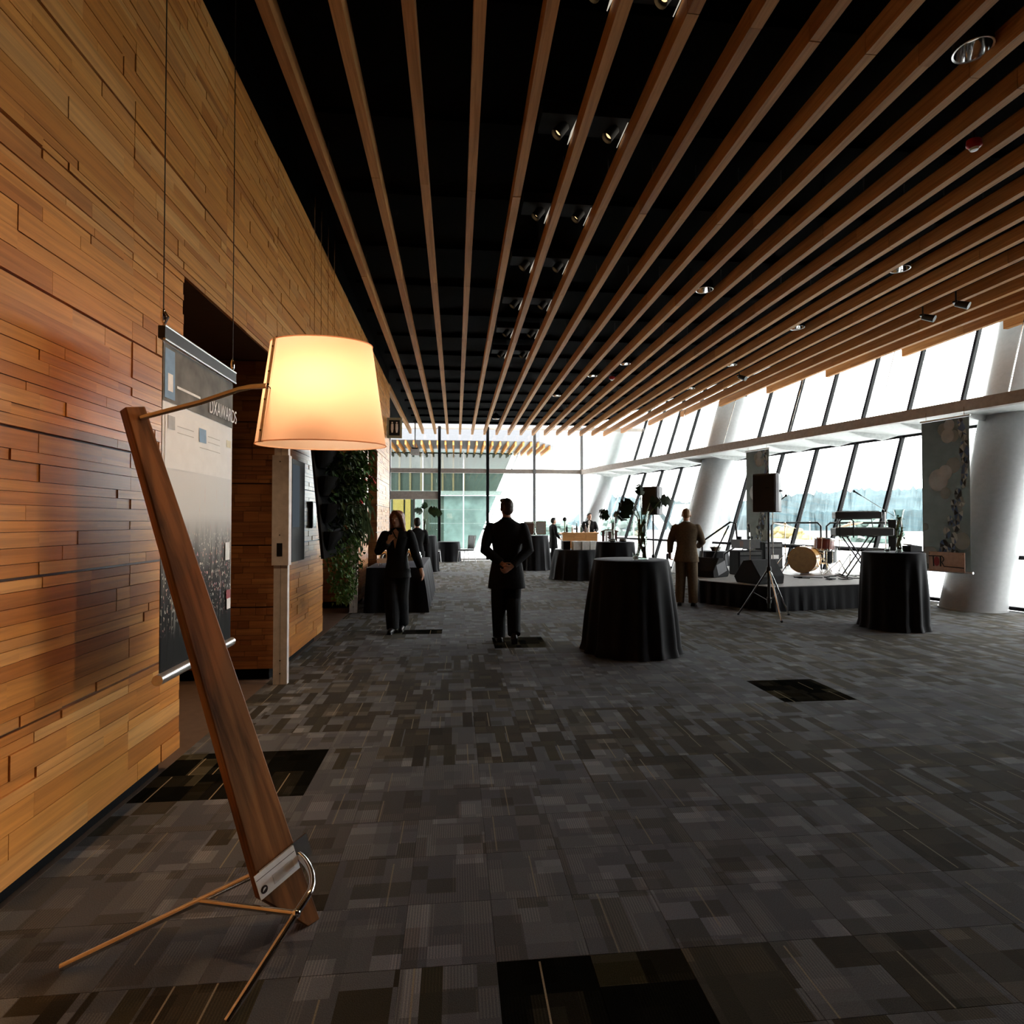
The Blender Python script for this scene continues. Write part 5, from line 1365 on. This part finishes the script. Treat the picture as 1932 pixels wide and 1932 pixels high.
# ------------------------------------------------------------------ people
def hand(mb, w, d, pn, side, s, curl=.5):
    # palm from the wrist along d; pn is the palm normal; side = +1 puts the thumb on the d x pn side
    d = Vector(d).normalized(); pn = Vector(pn); pn = (pn - d * pn.dot(d)).normalized(); t = d.cross(pn) * side
    w = Vector(w)
    mb.tube([w, w + d * .03 * s, w + d * .085 * s], [.024 * s, .030 * s, .028 * s], 10, True, True)
    mb.tube([w + d * .04 * s + t * .022 * s, w + d * .085 * s + t * .026 * s], [.014 * s, .013 * s], 8, True, True)
    mb.tube([w + d * .04 * s - t * .022 * s, w + d * .085 * s - t * .026 * s], [.014 * s, .013 * s], 8, True, True)
    for k, L in enumerate((.070, .078, .073, .058)):
        b = w + d * .088 * s + t * (.030 - .020 * k) * s
        c1 = b + (d * math.cos(curl * .6) + pn * math.sin(curl * .6)) * L * .45 * s
        c2 = c1 + (d * math.cos(curl * 1.6) + pn * math.sin(curl * 1.6)) * L * .33 * s
        c3 = c2 + (d * math.cos(curl * 2.3) + pn * math.sin(curl * 2.3)) * L * .24 * s
        mb.tube([b, c1, c2, c3], [.0092 * s, .0088 * s, .008 * s, .007 * s], 8, True, True)
    b = w + d * .025 * s + t * .028 * s; c1 = b + (d * .7 + t * .7 + pn * .15) * .04 * s; c2 = c1 + (d * .85 + t * .2 + pn * .4) * .035 * s
    mb.tube([b, c1, c2], [.012 * s, .0105 * s, .0085 * s], 8, True, True)
def person(lab, loc, rz, H, P, outfit, vox=.011, group=None):
    s = H / 1.75; o = thing('person', lab, 'person', loc, rz, group)
    V = lambda p: Vector(p) * s
    g = lambda k, dflt: P.get(k, dflt)
    hips = [V(p) for p in g('hips', ((-.09, 0, .92), (.09, 0, .92)))]; knees = [V(p) for p in g('knees', ((-.10, .02, .50), (.10, .02, .50)))]
    ank = [V(p) for p in g('ankles', ((-.10, -.01, .09), (.10, -.01, .09)))]; toes = [V(p) for p in g('toes', ((-.12, .17, .03), (.12, .17, .03)))]
    sh = [V(p) for p in g('shoulders', ((-.185, -.01, 1.415), (.185, -.01, 1.415)))]; el = [V(p) for p in g('elbows', ((-.25, -.03, 1.13), (.25, -.03, 1.13)))]
    wr = [V(p) for p in g('wrists', ((-.25, .06, .90), (.25, .06, .90)))]
    nb = V(g('neck', (0, -.005, 1.46))); hc = V(g('head', (0, .02, 1.625))); wm = g('width', 1.0); lean = g('lean', 0.0)
    hm = Euler((g('nod', 0.0), g('tilt', 0.0), g('turn', 0.0))).to_matrix()
    hp = lambda x, y, z: hc + hm @ (Vector((x, y, z)) * s)
    b = MB()
    tor = [((0, .0, .84), .13, .09), ((0, 0, .95), .15, .10), ((0, 0, 1.08), .125, .085), ((0, 0, 1.25), .15, .10), ((0, -.005, 1.37), .155, .095), ((0, -.01, 1.45), .10, .07), ((0, -.008, 1.48), .06, .055)]
    b.loft([(V((c[0], c[1] + lean * (c[2] - .9), c[2])), rx * wm * s, ry * s) for c, rx, ry in tor])
    b.tube([nb, nb.lerp(hc, .6)], [.058 * s, .052 * s], 12, True, True)
    b.ell(hp(0, -.012, .025), (.076 * s, .097 * s, .094 * s), hm); b.ell(hp(0, .018, -.035), (.060 * s, .074 * s, .078 * s), hm); b.ell(hp(0, .05, -.085), (.034 * s, .034 * s, .028 * s), hm)
    b.tube([hp(0, .088, .022), hp(0, .106, -.018), hp(0, .092, -.03)], [.009 * s, .014 * s, .011 * s], 8, True, True)
    for x in (-1, 1): b.ell(hp(x * .076, -.012, -.008), (.010 * s, .020 * s, .032 * s), hm, 8, 6)
    for i in (0, 1):
        b.tube([sh[i].lerp(el[i], .12), el[i], wr[i]], [.040 * s, .040 * s, .028 * s], 12, True, True)
        b.tube([hips[i], knees[i], ank[i]], [.080 * s, .056 * s, .038 * s], 12, True, True)
        hl = ank[i] + (ank[i] - toes[i]).normalized() * .05 * s; hl.z = ank[i].z - .055 * s
        b.tube([hl, toes[i]], [.032 * s, .028 * s], 10, True, True)
        hd = P.get('hands', (((0, .1, -1), (1, 0, 0), 1, .5), ((0, .1, -1), (-1, 0, 0), 1, .5)))[i]
        hand(b, wr[i], *hd[:2], hd[2], s, hd[3])
    me = remesh(b, vox * .75, 'skin', 2); body = link_obj('body', me, o)
    # face details
    if P.get('face', True):
        for x in (-1, 1):
            MB().ell(hp(x * .030, .083, .012), (.013 * s, .006 * s, .008 * s), hm, 8, 6).build('eye', 'ceramic_white', body, True)
            MB().ell(hp(x * .030, .088, .012), (.006 * s, .004 * s, .006 * s), hm, 8, 6).build('iris', 'hair_dark', body, True)
            MB().tube([hp(x * .016, .090, .032), hp(x * .032, .089, .037), hp(x * .048, .078, .031)], .004 * s, 6).build('eyebrow', outfit['hair'], body)
        MB().ell(hp(0, .089, -.052), (.022 * s, .006 * s, .007 * s), hm, 10, 6).build('mouth', 'lips', body, True)
    # hair
    h = MB(); st = outfit['hairstyle']
    if st == 'short':
        h.ell(hp(0, -.022, .034), (.082 * s, .100 * s, .094 * s), hm); h.ell(hp(0, -.055, -.015), (.070 * s, .062 * s, .070 * s), hm)
        for x in (-.03, 0, .03): h.ell(hp(x - .01, .03, .10), (.035 * s, .05 * s, .025 * s), hm, 10, 6)
    elif st == 'thin': h.ell(hp(0, -.028, .030), (.079 * s, .094 * s, .088 * s), hm); h.ell(hp(0, -.055, -.015), (.068 * s, .058 * s, .060 * s), hm)
    elif st == 'bob': h.ell(hp(0, -.022, .034), (.086 * s, .102 * s, .094 * s), hm); h.ell(hp(0, -.045, -.02), (.084 * s, .075 * s, .085 * s), hm)
    else:
        h.ell(hp(0, -.024, .034), (.086 * s, .104 * s, .094 * s), hm)
        for x in (-1, 1): h.tube([hp(x * .02, .055, .105), hp(x * .078, .035, .03), hp(x * .085, .0, -.07), hp(x * .095, -.01, -.16), hp(x * .085, .0, -.21)], [.03 * s, .03 * s, .030 * s, .032 * s, .012 * s], 10, True, True)
        h.tube([hp(0, -.07, .04), hp(0, -.085, -.08), hp(0, -.08, -.2)], [.08 * s, .085 * s, .06 * s], 12, True, True)
    link_obj('hair', remesh(h, vox * .7, outfit['hair'], 2), body)
    # trousers
    t = MB(); fl = P.get('flare', 1.0)
    t.loft([(V((0, 0, .80)), .155 * wm * s, .115 * s), (V((0, 0, .92)), .165 * wm * s, .12 * s), (V((0, 0, 1.02)), .15 * wm * s, .11 * s)])
    for i in (0, 1):
        bot = ank[i] + Vector((0, 0, -.035 * s)); t.tube([hips[i], knees[i], bot], [.104 * s, .082 * s * fl, .070 * s * fl], 14, True, False)
    link_obj('trousers', remesh(t, vox, outfit['legs'], 3), o)
    for i in (0, 1):
        sb = MB(); hl = ank[i] + (ank[i] - toes[i]).normalized() * .055 * s; hl.z = ank[i].z - .05 * s
        sb.tube([hl, (hl + toes[i]) / 2 + Vector((0, 0, .008 * s)), toes[i]], [.040 * s, .046 * s, .036 * s], 12, True, True)
        so = MB(); d = (toes[i] - hl).normalized(); u = d.cross(Vector((1, 0, 0))).normalized()
        if u.z < 0: u = -u
        sb.box((hl + toes[i]) / 2 - u * .030 * s, (.078 * s, (toes[i] - hl).length + .05 * s, .014 * s), ax=(d.cross(u).normalized(), d, u))
        link_obj('shoe', remesh(sb, vox * .8, 'shoe_black', 2), o)
    # jacket
    j = MB(); hem = g('hem', .80); hw = g('hem_width', 1.12)
    tr = [((0, 0, hem), .182 * hw, .135 * hw), ((0, 0, (hem + .98) / 2), .180 * (1 + (hw - 1) * .6), .133), ((0, 0, .98), .175, .126), ((0, 0, 1.10), .158, .115), ((0, 0, 1.25), .182, .128), ((0, -.005, 1.36), .205, .122), ((0, -.012, 1.43), .178, .096), ((0, -.012, 1.475), .095, .080), ((0, -.005, 1.50), .072, .074)]
    j.loft([(V((c[0], c[1] + lean * max(0, c[2] - .9), c[2])), rx * wm * s, ry * s) for c, rx, ry in tr], 24)
    for i in (0, 1):
        sl = el[i] + (wr[i] - el[i]) * .93; j.tube([sh[i] + Vector((0, 0, -.012 * s)), sh[i].lerp(el[i], .5), el[i], sl], [.066 * s, .072 * s, .066 * s, .050 * s], 14, True, False); j.ell(sh[i] + Vector((0, 0, -.02 * s)), (.068 * s, .070 * s, .064 * s))
    jk = link_obj('jacket', remesh(j, vox, outfit['top'], 3), o)
    if outfit.get('collar'):
        MB().lathe([(.060 * s, 1.475 * s), (.066 * s, 1.475 * s), (.062 * s, 1.515 * s), (.056 * s, 1.515 * s)], 20, (nb.x, nb.y, 0)).build('shirt_collar', outfit['collar'], o, True)
    if outfit.get('shirt'):
        MB().add([V((-.05, .122, 1.44)), V((.05, .122, 1.44)), V((0, .136, 1.20)), V((0, .10, 1.49))], [(0, 2, 1), (0, 1, 3)]).build('shirt_front', outfit['shirt'], o)
    return o, wr, hp
BLK = dict(top='suit_black', legs='suit_black', hair='hair_brown', hairstyle='short', collar='suit_black')
person('man in a long black jacket walking away with hands clasped behind his back', (.634, 7.17, 0), math.radians(-4), 1.80,
       dict(elbows=((-.262, -.12, 1.13), (.262, -.12, 1.13)), wrists=((-.055, -.215, .965), (.05, -.225, .935)), hands=(((.8, -.25, -.5), (.3, .6, .5), 1, .9), ((-.75, -.2, -.5), (-.3, .6, .3), -1, .9)),
            knees=((-.10, .05, .50), (.085, .07, .51)), ankles=((-.09, .06, .09), (.085, -.20, .165)), toes=((-.11, .22, .03), (.09, -.09, .035)), shoulders=((-.195, -.01, 1.41), (.195, -.01, 1.41)), hem=.66, hem_width=1.22, width=1.04, turn=.25, tilt=-.05, flare=1.12, face=False), BLK, .010)
o, wr, hp = person('woman with long auburn hair in a black trouser suit holding a phone to her chin', (-.797, 8.02, 0), math.radians(171), 1.66,
       dict(elbows=((-.265, .0, 1.12), (.27, .04, 1.16)), wrists=((-.36, .06, .90), (.075, .20, 1.30)), hands=(((-.3, .2, -.9), (1, 0, 0), 1, .4), ((-.6, .15, .8), (-.4, -.8, 0), 1, .9)),
            knees=((-.06, .02, .50), (.06, .08, .50)), ankles=((-.05, -.12, .12), (.045, .07, .09)), toes=((-.06, .03, .035), (.05, .23, .03)), hem=.78, hem_width=1.2, width=.9, turn=-.22, nod=-.08, flare=1.3),
       dict(top='suit_black', legs='suit_black', hair='hair_auburn', hairstyle='long', shirt='skin'), .010)
ph = Vector((.0, .205, 1.42)) * (1.66 / 1.75)
cc_ = MB().box(ph, (.014, .075, .14), (.3, .5, .2)).build('phone', 'phone_black', None); cc_.location = o.location; cc_.rotation_euler = o.rotation_euler
tag(cc_, 'black mobile phone in the hand of the auburn haired woman', 'phone')
person('short haired woman in black seen from behind beyond the long buffet', (-.86, 13.05, 0), math.radians(10), 1.60,
       dict(hem=.72, hem_width=1.2, width=.9, nod=-.2, elbows=((-.24, .05, 1.14), (.24, .05, 1.14)), wrists=((-.16, .24, 1.10), (.16, .24, 1.10)), hands=(((.2, 1, 0), (0, 0, -1), 1, .5), ((-.2, 1, 0), (0, 0, -1), -1, .5)), face=False),
       dict(top='suit_black', legs='suit_black', hair='hair_dark', hairstyle='bob'), .014)
o, wr, hp = person('man in a tan suit standing with his back turned at the stage edge', (4.12, 9.98, 0), math.radians(-24), 1.76,
       dict(hem=.78, hem_width=1.12, width=1.06, nod=-.28, head=(0, .045, 1.615), elbows=((-.27, -.03, 1.15), (.265, .02, 1.14)), wrists=((-.29, .05, .93), (.20, .24, 1.05)), hands=(((0, .1, -1), (1, 0, 0), 1, .9), ((-.3, 1, .1), (0, 0, -1), -1, .8)), knees=((-.10, .03, .50), (.10, .02, .50)), ankles=((-.12, .0, .09), (.11, .0, .09)), flare=1.12, face=False),
       dict(top='suit_tan', legs='suit_tan', hair='hair_fair', hairstyle='thin', collar='shirt_white'), .011)
fo = MB().box((0, 0, .16), (.025, .26, .33)).build('folder', 'black_matte', None); fo.location = Matrix.Rotation(math.radians(-24), 3, 'Z') @ Vector((-.335, .05, .60)) + Vector((4.12, 9.98, 0)); fo.rotation_euler = (0, 0, math.radians(-24))
tag(fo, 'black folder held at the side of the tan suited man', 'folder')
person('waiter in black leaning with one arm on the bar counter', (3.36, 19.70, 0), math.radians(-75), 1.66,
       dict(hem=.62, hem_width=1.15, elbows=((-.33, .10, 1.20), (.33, -.05, 1.20)), wrists=((-.28, .36, 1.14), (.30, .12, .98)), hands=(((.1, 1, -.1), (0, 0, -1), 1, .3), ((-.3, .8, -.3), (-.5, 0, 0), 1, .6)), knees=((-.1, .05, .5), (.1, -.06, .5)), ankles=((-.1, .12, .09), (.1, -.2, .09)), toes=((-.1, .3, .03), (.12, -.03, .03))),
       dict(top='suit_black', legs='suit_black', hair='hair_dark', hairstyle='short'), .016)
person('bartender in black standing behind the timber bar counter', (4.98, 21.15, 0), math.radians(165), 1.84,
       dict(turn=.5, elbows=((-.26, .05, 1.16), (.26, .05, 1.16)), wrists=((-.2, .25, 1.08), (.2, .25, 1.08)), hands=(((.2, 1, -.2), (0, 0, -1), 1, .5), ((-.2, 1, -.2), (0, 0, -1), -1, .5))),
       dict(top='suit_black', legs='suit_black', hair='hair_dark', hairstyle='short', shirt='shirt_white'), .016)
